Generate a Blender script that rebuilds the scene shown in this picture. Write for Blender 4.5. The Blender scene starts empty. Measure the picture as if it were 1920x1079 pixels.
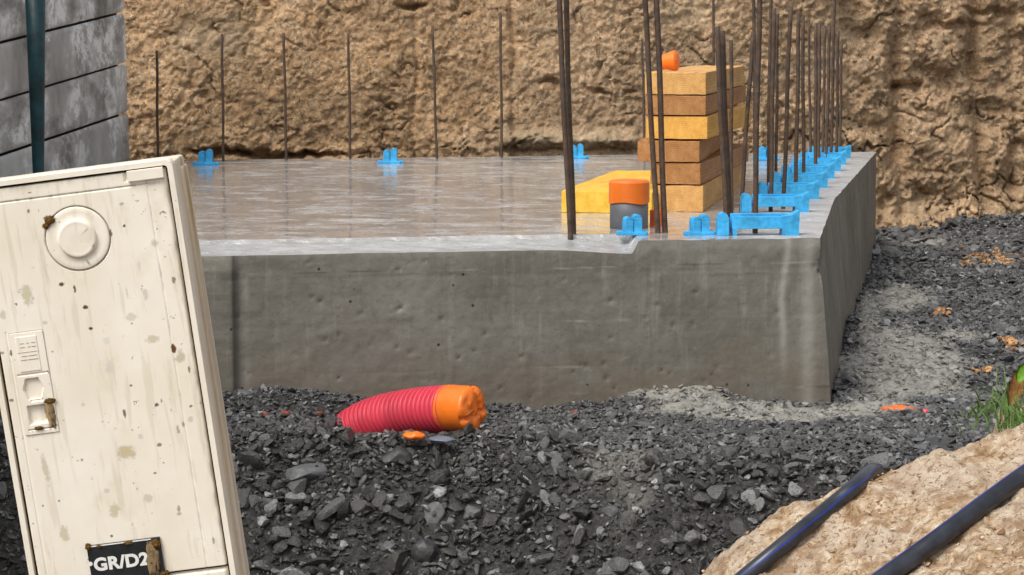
import bpy, bmesh, math, random
import numpy as np
from mathutils import Vector, Matrix
random.seed(7); RNG = np.random.default_rng(11)
S = bpy.context.scene
COL = S.collection
# ------------------------------------------------------------------ camera
CAMZ = 1.004; F = 4000.0; PITCH = math.atan(484.5/4000)
cd = bpy.data.cameras.new('camera'); cam = bpy.data.objects.new('camera', cd); COL.objects.link(cam)
cam.location = (0, 0, CAMZ); cam.rotation_euler = (math.pi/2 - PITCH, 0, 0)
cd.sensor_width = 36; cd.lens = F/1920*36; cd.clip_start = 0.1; cd.clip_end = 2000
S.camera = cam
# ------------------------------------------------------------------ world, sun, exposure
SUN_EL, SUN_AZ = math.radians(52), math.radians(222)     # azimuth clockwise from +Y: behind the camera, to its left
w = bpy.data.worlds.new('World'); S.world = w; w.use_nodes = True
nt = w.node_tree; nt.nodes.clear()
sky = nt.nodes.new('ShaderNodeTexSky'); sky.sky_type = 'NISHITA'; sky.sun_disc = False
sky.sun_elevation = SUN_EL; sky.sun_rotation = SUN_AZ; sky.air_density = 1.0; sky.dust_density = 4.0
hs = nt.nodes.new('ShaderNodeHueSaturation'); hs.inputs['Saturation'].default_value = 0.22   # overcast: a nearly grey sky
bgn = nt.nodes.new('ShaderNodeBackground'); bgn.inputs['Strength'].default_value = 0.15
wo = nt.nodes.new('ShaderNodeOutputWorld')
nt.links.new(sky.outputs[0], hs.inputs['Color']); nt.links.new(hs.outputs[0], bgn.inputs['Color']); nt.links.new(bgn.outputs[0], wo.inputs[0])
sl = bpy.data.lights.new('sun', 'SUN'); sl.energy = 1.45; sl.angle = math.radians(26); sl.color = (1, .95, .87)
sun = bpy.data.objects.new('sun', sl); COL.objects.link(sun)
sd = Vector((math.sin(SUN_AZ)*math.cos(SUN_EL), math.cos(SUN_AZ)*math.cos(SUN_EL), math.sin(SUN_EL)))
sun.rotation_euler = sd.to_track_quat('Z', 'Y').to_euler()
S.view_settings.view_transform = 'Standard'; S.view_settings.look = 'None'
S.view_settings.exposure = 0.36; S.view_settings.gamma = 1.0
S.render.engine = 'CYCLES'

# ------------------------------------------------------------------ helpers: where a line of sight meets a plane
cp, sp = math.cos(PITCH), math.sin(PITCH)
def ray(px, py):
    a = (px-960)/F; b = (539.5-py)/F
    return Vector((a, cp+b*sp, -sp+b*cp))
def P(px, py, Y):
    d = ray(px, py); return Vector((0, 0, CAMZ)) + d*(Y/d.y)
def PZ(px, py, z):
    d = ray(px, py); return Vector((0, 0, CAMZ)) + d*((z-CAMZ)/d.z)

def proj(x, y, z):
    z = z-CAMZ; dep = y*cp - z*sp; return 960+F*x/dep, 539.5-F*(y*sp+z*cp)/dep
# ------------------------------------------------------------------ numpy noise
_perm = RNG.permutation(256); _perm = np.concatenate([_perm, _perm, _perm])
_g = RNG.normal(size=(256, 3)); _g /= np.linalg.norm(_g, axis=1)[:, None]
def perlin(x, y, z):
    x, y, z = np.broadcast_arrays(np.asarray(x, float), np.asarray(y, float), np.asarray(z, float))
    xi, yi, zi = np.floor(x).astype(int), np.floor(y).astype(int), np.floor(z).astype(int)
    xf, yf, zf = x-xi, y-yi, z-zi
    u, v, t = [q*q*q*(q*(q*6-15)+10) for q in (xf, yf, zf)]
    def gr(i, j, k):
        h = _perm[(_perm[(_perm[(xi+i) & 255] + yi+j) & 255] + zi+k) & 255]
        g = _g[h]; return g[..., 0]*(xf-i) + g[..., 1]*(yf-j) + g[..., 2]*(zf-k)
    L = lambda a, b, q: a+(b-a)*q
    return L(L(L(gr(0,0,0), gr(1,0,0), u), L(gr(0,1,0), gr(1,1,0), u), v), L(L(gr(0,0,1), gr(1,0,1), u), L(gr(0,1,1), gr(1,1,1), u), v), t)*1.4
def fbm(x, y, z, o=4, lac=2.0, gain=.5):
    s = 0; a = 1; f = 1
    for i in range(o):
        s = s + a*perlin(x*f+17.3*i, y*f+5.1*i, z*f+9.7*i); a *= gain; f *= lac
    return s
def ridged(x, y, z, o=4):
    s = 0; a = 1; f = 1
    for i in range(o):
        s = s + a*(1-np.abs(perlin(x*f+3.3*i, y*f+7.1*i, z*f+1.7*i))*2); a *= .5; f *= 2
    return s
def worley(x, y, z):
    x, y, z = np.broadcast_arrays(np.asarray(x, float), np.asarray(y, float), np.asarray(z, float))
    xi, yi, zi = np.floor(x).astype(int), np.floor(y).astype(int), np.floor(z).astype(int)
    f1 = np.full(x.shape, 9.); f2 = np.full(x.shape, 9.); idm = np.zeros(x.shape)
    for i in (-1, 0, 1):
        for j in (-1, 0, 1):
            for k in (-1, 0, 1):
                h = _perm[(_perm[(_perm[(xi+i) & 255] + yi+j) & 255] + zi+k) & 255]
                g = _g[h]*.5+.5
                d = np.sqrt((xi+i+g[..., 0]-x)**2 + (yi+j+g[..., 1]-y)**2 + (zi+k+g[..., 2]-z)**2)
                m = d < f1
                f2 = np.where(m, f1, np.minimum(f2, d)); idm = np.where(m, h/255., idm); f1 = np.where(m, d, f1)
    return f1, f2, idm
def sst(a, b, x):
    t = np.clip((x-a)/(b-a), 0, 1); return t*t*(3-2*t)

# ------------------------------------------------------------------ mesh helpers
def fastmesh(name, V, Fc, mat=None, parent=None, smooth=False, attrs=None, matidx=None):
    V = np.asarray(V, np.float32); Fc = np.asarray(Fc, np.int32); n = Fc.shape[1]
    me = bpy.data.meshes.new(name)
    me.vertices.add(len(V)); me.vertices.foreach_set('co', V.ravel())
    me.loops.add(Fc.size); me.loops.foreach_set('vertex_index', Fc.ravel())
    me.polygons.add(len(Fc)); me.polygons.foreach_set('loop_start', np.arange(0, Fc.size, n, dtype=np.int32))
    me.polygons.foreach_set('loop_total', np.full(len(Fc), n, np.int32))
    if matidx is not None: me.polygons.foreach_set('material_index', np.asarray(matidx, np.int32))
    me.update(calc_edges=True); me.polygons.foreach_set('use_smooth', [smooth]*len(Fc))
    for k, v in (attrs or {}).items():
        v = np.asarray(v, np.float32)
        if v.ndim == 1: a = me.attributes.new(k, 'FLOAT', 'POINT'); a.data.foreach_set('value', v)
        else:
            a = me.attributes.new(k, 'FLOAT_COLOR', 'POINT')
            if v.shape[1] == 3: v = np.concatenate([v, np.ones((len(v), 1), np.float32)], 1)
            a.data.foreach_set('color', v.ravel())
    me.validate()
    o = bpy.data.objects.new(name, me); COL.objects.link(o)
    for m in (mat if isinstance(mat, (list, tuple)) else [mat]):
        if m: me.materials.append(m)
    if parent: o.parent = parent
    return o
def gridfaces(r, c, flip=False):
    i = np.arange(r-1)[:, None]*c + np.arange(c-1)[None, :]
    i = i.ravel(); q = np.stack([i, i+1, i+c+1, i+c], 1)
    return q[:, ::-1] if flip else q
def bmobj(name, bm, mat, parent=None, smooth=False, loc=None):
    me = bpy.data.meshes.new(name); bm.normal_update(); bm.to_mesh(me); bm.free()
    o = bpy.data.objects.new(name, me); COL.objects.link(o)
    for m in (mat if isinstance(mat, (list, tuple)) else [mat]): me.materials.append(m)
    if smooth: me.polygons.foreach_set('use_smooth', [True]*len(me.polygons))
    if parent: o.parent = parent
    if loc is not None: o.location = loc
    return o
def addbox(bm, x0, x1, y0, y1, z0, z1, bev=0, seg=2):
    g = bmesh.ops.create_cube(bm, size=1.0)
    bmesh.ops.scale(bm, vec=(x1-x0, y1-y0, z1-z0), verts=g['verts'])
    bmesh.ops.translate(bm, vec=((x0+x1)/2, (y0+y1)/2, (z0+z1)/2), verts=g['verts'])
    if bev:
        es = list({e for v in g['verts'] for e in v.link_edges})
        bmesh.ops.bevel(bm, geom=es, offset=bev, segments=seg, affect='EDGES', profile=.6)
def addtube(bm, pts, rad, n=10, cap=True):
    pts = [Vector(p) for p in pts]; rad = rad if isinstance(rad, (list, tuple, np.ndarray)) else [rad]*len(pts)
    rings = []; ref = None
    for i, p in enumerate(pts):
        t = (pts[min(i+1, len(pts)-1)] - pts[max(i-1, 0)]).normalized()
        if ref is None: ref = t.orthogonal().normalized()
        ref = (ref - t*ref.dot(t)).normalized(); b = t.cross(ref)
        rings.append([bm.verts.new(p + (ref*math.cos(2*math.pi*k/n) + b*math.sin(2*math.pi*k/n))*rad[i]) for k in range(n)])
    for a, b in zip(rings, rings[1:]):
        for k in range(n): bm.faces.new((a[k], a[(k+1) % n], b[(k+1) % n], b[k]))
    if cap:
        bm.faces.new(rings[0][::-1]); bm.faces.new(rings[-1])
    return rings
def tag(o, label, cat, group=None, kind=None):
    o['label'] = label; o['category'] = cat
    if group: o['group'] = group
    if kind: o['kind'] = kind
    return o
def struct(o): o['kind'] = 'structure'; return o
def empty(name, loc):
    o = bpy.data.objects.new(name, None); o.location = loc; COL.objects.link(o); o.empty_display_size = .05; return o

# ------------------------------------------------------------------ node helpers
class M:
    def __init__(s, name, rough=.7, spec=.4):
        s.m = bpy.data.materials.new(name); s.m.use_nodes = True; s.t = s.m.node_tree; s.b = s.t.nodes['Principled BSDF']
        s.b.inputs['Roughness'].default_value = rough; s.b.inputs['Specular IOR Level'].default_value = spec
        s.tc = s.t.nodes.new('ShaderNodeTexCoord')
    def n(s, ty, **k):
        n = s.t.nodes.new(ty)
        for a, b in k.items(): setattr(n, a, b)
        return n
    def set(s, sock, v):
        if isinstance(v, bpy.types.NodeSocket): s.t.links.new(v, sock)
        else: sock.default_value = v if not (isinstance(v, tuple) and len(v) == 3 and sock.type == 'RGBA') else v+(1,)
    def map(s, scale=(1, 1, 1), src='Object'):
        n = s.n('ShaderNodeMapping'); n.inputs['Scale'].default_value = scale; s.t.links.new(s.tc.outputs[src], n.inputs[0]); return n.outputs[0]
    def noise(s, sc, det=5, rough=.6, vec=None, dist=0):
        n = s.n('ShaderNodeTexNoise'); n.inputs['Scale'].default_value = sc; n.inputs['Detail'].default_value = det
        n.inputs['Roughness'].default_value = rough; n.inputs['Distortion'].default_value = dist
        s.t.links.new(vec or s.tc.outputs['Object'], n.inputs['Vector']); return n.outputs['Fac']
    def vor(s, sc, feat='F1', vec=None, out='Distance'):
        n = s.n('ShaderNodeTexVoronoi', feature=feat); n.inputs['Scale'].default_value = sc
        s.t.links.new(vec or s.tc.outputs['Object'], n.inputs['Vector']); return n.outputs[out]
    def ramp(s, fac, stops, interp='LINEAR'):
        n = s.n('ShaderNodeValToRGB'); n.color_ramp.interpolation = interp; e = n.color_ramp.elements
        while len(e) < len(stops): e.new(.5)
        for q, (p, c) in zip(e, stops):
            q.position = p; q.color = (c, c, c, 1) if isinstance(c, (int, float)) else tuple(c)+(1,)
        s.set(n.inputs[0], fac); return n.outputs[0]
    def mix(s, fac, a, b, mode='MIX'):
        n = s.n('ShaderNodeMix', data_type='RGBA', blend_type=mode)
        s.set(n.inputs[0], fac); s.set(n.inputs[6], a); s.set(n.inputs[7], b); return n.outputs[2]
    def math(s, op, a, b=0.):
        n = s.n('ShaderNodeMath', operation=op); s.set(n.inputs[0], a); s.set(n.inputs[1], b); return n.outputs[0]
    def attr(s, name, out='Fac'):
        n = s.n('ShaderNodeAttribute', attribute_name=name); return n.outputs[out]
    def island(s): return s.n('ShaderNodeNewGeometry').outputs['Random Per Island']
    def bump(s, h, st=.3, dist=.01, nrm=None):
        n = s.n('ShaderNodeBump'); n.inputs['Strength'].default_value = st; n.inputs['Distance'].default_value = dist
        s.set(n.inputs['Height'], h)
        if nrm: s.t.links.new(nrm, n.inputs['Normal'])
        return n.outputs[0]
    def col(s, v): s.set(s.b.inputs['Base Color'], v)
    def rough(s, v): s.set(s.b.inputs['Roughness'], v)
    def nrm(s, v): s.t.links.new(v, s.b.inputs['Normal'])

def mk_gravel():
    m = M('black_shale', .45, .75)
    base = m.ramp(m.island(), [(0, (.008, .0078, .0073)), (.30, (.024, .023, .021)), (.55, (.058, .055, .051)), (.78, (.13, .13, .133)), (.93, (.25, .25, .25)), (1, (.45, .45, .44))])
    c = m.mix(m.ramp(m.noise(60, 4), [(.35, 0), (.7, .5)]), base, (.07, .065, .055)); c = m.mix(m.math('MULTIPLY', m.attr('behind_crest'), m.ramp(m.noise(30, 4), [(.35, .1), (.65, .5)])), c, (.125, .127, .135))
    cem = m.mix(m.noise(40, 4), (.22, .212, .19), (.46, .445, .40))
    f = m.math('MULTIPLY', m.attr('cement'), m.ramp(m.noise(45, 5, .7), [(.3, .35), (.6, 1)]))
    c = m.mix(m.ramp(m.noise(150, 4, .7), [(.36, .6), (.48, 0)]), c, (.014, .013, .012)); c = m.mix(m.ramp(m.noise(120, 4, .7), [(.58, 0), (.72, .5)]), c, (.17, .165, .15))
    m.col(m.mix(f, c, cem)); m.rough(m.ramp(m.noise(90, 3), [(.3, .20), (.7, .52)]))
    m.nrm(m.bump(m.noise(160, 5, .75), .9, .005)); return m.m
def mk_ground():
    m = M('gravel_ground', .7, .4)
    c = m.ramp(m.noise(70, 6, .7), [(.3, (.012, .012, .012)), (.5, (.038, .036, .034)), (.7, (.10, .096, .09))])
    cem = m.mix(m.noise(30, 5), (.20, .192, .17), (.46, .445, .40))
    f = m.math('MULTIPLY', m.attr('cement'), m.ramp(m.noise(35, 6, .7), [(.36, .10), (.52, 1)]))
    m.col(m.mix(f, c, cem)); m.nrm(m.bump(m.noise(130, 6, .75), .8, .01)); return m.m
def mk_earth():
    m = M('clay_earth', .88, .2)
    big = m.noise(.9, 4, .55)
    a = m.ramp(m.noise(16, 9, .80, dist=.8), [(.30, (.23, .118, .055)), (.42, (.49, .300, .152)), (.56, (.66, .435, .25)), (.70, (.87, .68, .47))])
    b = m.ramp(m.noise(18, 9, .80, dist=.8), [(.30, (.26, .145, .074)), (.44, (.56, .365, .21)), (.58, (.74, .52, .32)), (.72, (.92, .74, .52))])
    c = m.mix(m.ramp(m.attr('tone'), [(.3, 0), (.7, 1)]), a, b)
    grit = m.ramp(m.noise(55, 3, .6, dist=.5), [(.58, 0), (.64, 1)])
    gm = m.math('MULTIPLY', grit, m.ramp(m.noise(7, 3), [(.4, .25), (.6, .85)]))
    c = m.mix(gm, c, (.78, .66, .46))
    dark = m.ramp(m.noise(30, 5, .7, dist=1.6), [(.36, .85), (.43, 0)])
    c = m.mix(dark, c, (.06, .034, .016))
    c = m.mix(m.ramp(big, [(.35, .35), (.6, 0)]), c, (.38, .235, .115))
    fine = m.noise(75, 4, .7, dist=.7)
    c = m.mix(m.ramp(fine, [(.34, .6), (.45, 0)]), c, (.13, .075, .038)); c = m.mix(m.ramp(fine, [(.57, 0), (.68, .6)]), c, (.92, .78, .57))
    m.col(m.mix(m.math('MULTIPLY', m.attr('pale'), .8), c, (.62, .50, .33)))
    b1 = m.bump(m.math('MULTIPLY', m.noise(34, 8, .8, dist=.8), m.ramp(m.noise(3.5, 5, .6), [(.38, .25), (.6, 1)])), 1.0, .035); m.nrm(m.bump(m.noise(120, 5, .7), .8, .006, b1)); return m.m
def mk_bank():
    m = M('sandy_bank', .85, .25)
    c = m.ramp(m.noise(26, 8, .7, dist=.5), [(.30, (.13, .07, .032)), (.41, (.32, .205, .11)), (.51, (.50, .37, .245)), (.63, (.70, .60, .46))])
    c = m.mix(m.ramp(m.noise(7, 4), [(.48, 0), (.60, .7)]), c, (.50, .41, .32))
    c = m.mix(m.ramp(m.noise(75, 5, .8, dist=.8), [(.40, .9), (.47, 0)]), c, (.19, .10, .045))
    c = m.mix(m.ramp(m.noise(11, 5, .7), [(.53, 0), (.62, .75)]), c, (.27, .165, .09))
    m.col(c); b1 = m.bump(m.noise(40, 7, .7), .8, .014); m.nrm(m.bump(m.noise(210, 4, .7), .8, .003, b1)); return m.m
def mk_concrete_face():
    m = M('cast_concrete', .6, .35)
    c = m.ramp(m.noise(2.2, 7, .65), [(.3, (.115, .108, .088)), (.5, (.158, .150, .126)), (.7, (.205, .197, .170))])
    st = m.noise(10, 6, .7, m.map((3.0, 3.0, .25)))
    c = m.mix(m.ramp(st, [(.55, 0), (.75, .45)]), c, (.34, .33, .285))
    c = m.mix(m.ramp(m.noise(7, 5, .7, m.map((1.2, 1.2, .4))), [(.3, .55), (.45, 0)]), c, (.085, .078, .062))
    c = m.mix(m.ramp(m.noise(5, 4, .6, m.map((.4, .4, 6))), [(.56, 0), (.66, .35)]), c, (.13, .105, .07))
    fi = m.noise(60, 7, .8, m.map((.8, .8, 1.0))); c = m.mix(m.ramp(fi, [(.35, .5), (.48, 0)]), c, (.09, .083, .068)); c = m.mix(m.ramp(fi, [(.58, 0), (.72, .45)]), c, (.33, .32, .28))
    sx_ = m.n('ShaderNodeSeparateXYZ'); m.t.links.new(m.tc.outputs['Object'], sx_.inputs[0])
    low = m.math('MULTIPLY', m.ramp(sx_.outputs['Z'], [(.05, 1), (.20, 0)]), m.ramp(m.noise(5, 5, .65), [(.35, .1), (.6, .8)])); c = m.mix(low, c, (.145, .115, .085))
    sp = m.ramp(m.vor(17), [(.055, .95), (.085, 0)])
    rc = m.ramp(m.vor(17, out='Color'), [(.45, 0), (.5, 1)])
    c = m.mix(m.math('MULTIPLY', sp, rc), c, (.025, .022, .018))
    ln = m.math('MULTIPLY', m.ramp(m.attr('line'), [(.2, 0), (.8, .6)]), m.ramp(m.noise(7, 4), [(.44, 0), (.56, 1)])); c = m.mix(ln, c, m.mix(m.ramp(m.noise(3, 2), [(.48, 0), (.52, 1)]), (.065, .058, .045), (.30, .29, .25)))
    c = m.mix(m.attr('stain'), c, (.42, .405, .36)); c = m.mix(m.attr('dark'), c, (.055, .05, .042))
    m.col(c); m.rough(m.ramp(m.noise(6, 4), [(.3, .45), (.7, .75)]))
    b1 = m.bump(m.noise(60, 5, .6), .35, .004); m.nrm(m.bump(m.noise(14, 3), .25, .01, b1)); return m.m
def mk_concrete_top():
    m = M('wet_concrete_top', .3, .6)
    v = m.map((1.1, 1.5, 1))
    c = m.ramp(m.noise(5, 7, .7, v), [(.3, (.28, .265, .255)), (.5, (.40, .39, .385)), (.7, (.50, .49, .485))])
    c = m.mix(m.ramp(m.noise(16, 6, .75, v), [(.56, 0), (.64, .85)]), c, (.78, .76, .71))
    c = m.mix(m.ramp(m.noise(11, 7, .8, m.map((.8, 1.6, 1))), [(.36, .45), (.45, 0)]), c, (.22, .20, .18))
    c = m.mix(m.attr('ledge'), c, m.mix(m.ramp(m.noise(22, 7, .75, m.map((.5, 1, 1))), [(.35, 0), (.6, 1)]), (.22, .215, .195), (.47, .475, .465)))
    c = m.mix(m.math('MULTIPLY', m.attr('ledge'), m.ramp(m.noise(70, 5, .75), [(.36, .8), (.44, 0)])), c, (.16, .155, .14))
    vf = m.map((1.0, 2.2, 1)); c = m.mix(m.ramp(m.noise(34, 6, .8, vf), [(.57, 0), (.66, .75)]), c, (.86, .84, .79)); c = m.mix(m.ramp(m.noise(27, 6, .8, vf), [(.34, .6), (.43, 0)]), c, (.20, .18, .16))
    m.col(c)
    wet = m.ramp(m.noise(6, 7, .75, v), [(.38, .05), (.50, .13), (.62, .45)])
    dr = m.math('MAXIMUM', m.attr('ledge'), m.attr('dry')); m.rough(m.mix(dr, wet, (.42, .42, .42))); m.set(m.b.inputs['Coat Weight'], m.math('MULTIPLY', m.math('SUBTRACT', 1., dr), .30))
    h = m.noise(9, 6, .7, v)
    m.nrm(m.bump(h, .07, .012)); m.b.inputs['Coat Roughness'].default_value = .05; return m.m
def mk_blocks():
    m = M('stained_concrete_board', .7, .3)
    c = m.ramp(m.noise(3, 6, .6), [(.3, (.19, .185, .172)), (.5, (.36, .352, .335)), (.7, (.56, .56, .54))])
    s = m.noise(16, 8, .8, m.map((1, .32, .55)), .3)
    k = m.math('MULTIPLY', m.ramp(s, [(.46, 0), (.56, 1)]), m.ramp(m.noise(4.5, 4, .5, m.map((1, .4, 1))), [(.43, .05), (.52, 1)]))
    c = m.mix(k, c, (.72, .72, .71)); c = m.mix(m.ramp(m.noise(5, 5, .6, m.map((1, .35, 1))), [(.36, .7), (.48, 0)]), c, (.09, .08, .07))
    c = m.mix(m.attr('light'), c, (.55, .56, .56)); m.col(c)
    m.nrm(m.bump(m.noise(60, 5), .35, .005)); return m.m
def mk_wood(name, c1, c2, c3):
    m = M(name, .65, .3)
    mp = m.n('ShaderNodeMapping'); mp.inputs['Location'].default_value = (.07, 0, .03); m.t.links.new(m.tc.outputs['Object'], mp.inputs[0])
    wv = m.n('ShaderNodeTexWave', wave_type='RINGS', rings_direction='Y'); wv.inputs['Scale'].default_value = 48; wv.inputs['Distortion'].default_value = 3.0; wv.inputs['Detail'].default_value = 3; wv.inputs['Detail Scale'].default_value = 1.2
    m.t.links.new(mp.outputs[0], wv.inputs[0])
    g = m.math('ADD', m.math('MULTIPLY', wv.outputs['Fac'], .13), m.math('MULTIPLY', m.noise(22, 7, .75, m.map((1.5, .25, 1.5))), .88))
    c = m.ramp(g, [(.28, c1), (.5, c2), (.72, c3)])
    k = m.ramp(m.noise(14, 5, .7), [(.30, .35), (.40, 0)]); c = m.mix(k, c, tuple(q*.5 for q in c1)); c = m.mix(m.ramp(m.noise(6, 4), [(.5, 0), (.7, .3)]), c, (.30, .24, .18))
    m.col(c); m.nrm(m.bump(m.noise(50, 5, .6, m.map((3, .5, 3))), .4, .003)); return m.m
def mk_rust():
    m = M('rusty_steel', .75, .3)
    c = m.ramp(m.noise(40, 5, .7), [(.3, (.030, .021, .016)), (.5, (.085, .052, .033)), (.7, (.165, .088, .046))])
    m.col(m.mix(m.ramp(m.noise(5, 3), [(.4, 0), (.6, .55)]), c, (.06, .055, .052)))
    wv = m.n('ShaderNodeTexWave', bands_direction='Z'); wv.inputs['Scale'].default_value = 42; wv.inputs['Distortion'].default_value = .4
    m.t.links.new(m.tc.outputs['Object'], wv.inputs[0]); m.nrm(m.bump(wv.outputs['Fac'], .25, .001)); return m.m
def mk_plain(name, c, rough=.5, var=.25, sc=20, spec=.4, bump=0, bsc=60):
    m = M(name, rough, spec); d = tuple(max(0, q*(1-var)) for q in c); l = tuple(min(1, q*(1+var*.6)) for q in c)
    m.col(m.ramp(m.noise(sc, 5, .65), [(.3, d), (.7, l)]))
    if bump: m.nrm(m.bump(m.noise(bsc, 5, .6), bump, .004))
    return m.m
def mk_cabinet():
    m = M('weathered_cream_plastic', .5, .35)
    base = m.ramp(m.noise(6, 4), [(.3, (.77, .695, .565)), (.7, (.86, .80, .69))])
    st = m.noise(30, 5, .7, m.map((1.0, 1.0, .12)))
    c = m.mix(m.ramp(st, [(.57, 0), (.70, .45)]), base, (.48, .41, .29))
    c = m.mix(m.ramp(m.noise(9, 4), [(.60, 0), (.72, .28)]), c, (.55, .47, .30))
    sp = m.math('MULTIPLY', m.ramp(m.noise(110, 3, .5), [(.68, 0), (.72, 1)]), m.ramp(m.noise(12, 2), [(.5, 0), (.6, .8)]))
    c = m.mix(sp, c, (.13, .09, .04))
    d = m.attr('dirt', 'Color'); c = m.mix(m.attr('dirt_amount'), c, d)
    m.col(c); m.rough(m.ramp(m.noise(14, 4), [(.3, .38), (.7, .62)])); m.nrm(m.bump(m.noise(35, 4), .12, .003)); return m.m
def mk_cabside():
    m = M('streaked_cream_plastic', .55, .3)
    st = m.noise(20, 5, .65, m.map((1.6, 1.6, .08)))
    c = m.ramp(st, [(.34, (.42, .29, .12)), (.44, (.62, .50, .33)), (.55, (.78, .71, .60))])
    m.col(m.mix(m.ramp(m.noise(3, 3), [(.4, 0), (.6, .5)]), c, (.68, .63, .55))); return m.m
MT = dict(gravel=mk_gravel(), ground=mk_ground(), earth=mk_earth(), bank=mk_bank(), face=mk_concrete_face(), top=mk_concrete_top(),
    blocks=mk_blocks(), rust=mk_rust(), cab=mk_cabinet(), cabside=mk_cabside(),
    woodY=mk_wood('yellow_shuttering_wood', (.50, .235, .04), (.70, .36, .07), (.80, .47, .13)),
    woodT=mk_wood('tan_timber', (.42, .20, .06), (.62, .335, .105), (.74, .46, .18)),
    woodB=mk_wood('brown_timber', (.22, .09, .03), (.38, .175, .058), (.50, .26, .10)),
    woodV=mk_wood('vivid_yellow_board', (.60, .31, .03), (.78, .47, .05), (.85, .58, .12)),
    blue=mk_plain('blue_plastic', (.045, .41, .78), .5, .45, 30, .5),
    teal=mk_plain('teal_painted_steel', (.006, .040, .048), .5, .85, 14, .4, .4),
    red=mk_plain('red_corrugated_plastic', (.60, .048, .080), .42, .22, 10, .45),
    tape=mk_plain('orange_tape', (.85, .185, .015), .38, .18, 14, .5, .35, 25),
    greyp=mk_plain('grey_pvc', (.13, .135, .15), .45, .25, 12),
    black=mk_plain('black_poly_pipe', (.024, .027, .037), .32, .6, 25, .5), stripe=mk_plain('blue_stripe', (.015, .035, .24), .35, .3, 10),
    dark=mk_plain('dark_gap', (.03, .02, .012), .9, .3), plate=mk_plain('black_plate', (.018, .018, .02), .45, .5, 60),
    white=mk_plain('white_letters', (.78, .77, .72), .5, .1, 30), mud=mk_plain('dried_mud', (.23, .16, .085), .9, .5, 40, .2, .6, 90),
    moss=mk_plain('brown_moss', (.13, .07, .015), .95, .6, 60, .2, .9, 120), inner=mk_plain('cream_recess', (.42, .36, .25), .6, .25, 20),
    print=mk_plain('faded_print', (.36, .30, .2), .7, .3, 20),
    grass=mk_plain('grass_green', (.095, .17, .035), .5, .6, 30), leafb=mk_plain('dead_leaf_brown', (.50, .25, .09), .8, .5, 25, .3, .3),
    leafg=mk_plain('leaf_green', (.20, .42, .03), .45, .3, 20), slate=mk_plain('grey_slate', (.115, .118, .12), .5, .4, 25, .45, .6, 50),
    slateb=mk_plain('blue_grey_slate', (.13, .155, .20), .4, .3, 20, .5, .3), slated=mk_plain('dark_slate', (.045, .045, .046), .5, .4, 25, .5, .6, 50), brick=mk_plain('red_brick', (.26, .075, .045), .8, .3, 40, .2, .5),
    rag=mk_plain('orange_rag', (.85, .16, .03), .6, .3, 20), pink=mk_plain('pink_rag', (.75, .12, .13), .6, .3, 20))

# ================================================================== the slab's plan, needed by the ground
ZT = .44
A = PZ(1538, 445, ZT); B = PZ(1563, 373, ZT); C = PZ(1643, 285, ZT)
A0 = P(1557, 755, A.y); B0 = P(1590, 600, B.y); C0 = P(1642, 478, C.y)
XL = -1.60
YL = 5.37                                              # front line, left end
def yfront(x): return YL + (A.y-YL)*(x-XL)/(A.x-XL)
YBL = PZ(370, 302, ZT).y
def yback(x): return YBL + (C.y-YBL)*(x-XL)/(C.x-XL)
def xright(y): return np.interp(y, [A.y, B.y, C.y], [A.x, B.x, C.x])
def in_slab(x, y, g=0.): return (y > yfront(x)-g) & (y < yback(x)+g) & (x < np.interp(y, [A.y, B.y, C.y], [A0.x, B0.x, C0.x])+g)

# ------------------------------------------------------------------ ground
def ycrest(x): return 5.22 - .26*sst(-.1, .5, x) - .1*sst(.6, 1.2, x)
def G(x, y):
    x = np.asarray(x, float); y = np.asarray(y, float)
    yc = ycrest(x) + .03*perlin(x*4, 0, 2.2)
    z = -.50*sst(-.02, .60, yc-y)
    z = z + .016*np.exp(-((y-yc+.05)/.055)**2)*sst(.35, -.2, x) - .050*np.exp(-((x+.24)/.20)**4-((y-5.40)/.15)**4)                          # lip of heaped stones
    z = z + .060*np.exp(-((y-yfront(x)+.02)/.13)**2)*sst(.05, -.75, x)                 # dirt banked up on the slab
    z = z + .020*np.exp(-((y-yfront(x)+.03)/.05)**2)*sst(.25, .35, x)*sst(.66, .55, x) - .012*np.exp(-((y-yfront(x)+.02)/.10)**2)*sst(.55, .7, x)  # spilled cement foot
    z = z + .012*np.exp(-((y-yfront(x)+.13)/.018)**2)*sst(.25, .4, x)*sst(1.05, .9, x)
    z = z + .06*np.exp(-((y-10.9)/.22)**2)*sst(1.3, 1.7, x)
    z = z + .05*np.exp(-(((x-1.19)/.12)**2 + ((y-6.9)/.5)**2))
    near = sst(12.5, 11, y)
    z = z + near*(.022*fbm(x*2.2, y*2.2, .5, 3) + .010*perlin(x*9, y*9, 1.))
    return z
def cement(x, y):
    n = fbm(x*5, y*5, 3.3, 4)
    px, py = proj(x, np.maximum(y, 2), 0.); c = 0*x
    for (a, b, rx, ry, k) in ((1700,690,130,50,1.), (1690,560,70,30,.85), (1630,620,26,90,.8), (1720,462,60,14,.65), (1250,748,110,20,1.), (1420,772,260,17,1.), (1160,852,120,20,.5), (570,905,90,26,.5), (500,960,50,30,.45), (1640,765,100,18,.9), (470,745,40,18,.6), (1800,640,50,20,.5)):
        c = np.maximum(c, k*np.exp(-((px-a)/rx)**2-((py-b)/ry)**2))
    return sst(.22, .60, c + .28*n*(c > .03))
xs = np.concatenate([[-300, -80, -20, -5, -2.4], np.arange(-1.7, 3.0, .014), [3.4, 5, 20, 80, 300]])
ys = np.concatenate([[-300, -80, -20, -5, 0, 2.5, 3.4], np.arange(3.9, 11.8, .017), [13, 20, 80, 300]])
gx, gy = np.meshgrid(xs, ys)
gz = G(gx, gy)
cm = cement(gx, gy)
fine = (np.abs(gx-.6) < 2.4) & (gy > 3.5) & (gy < 11.8)
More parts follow.
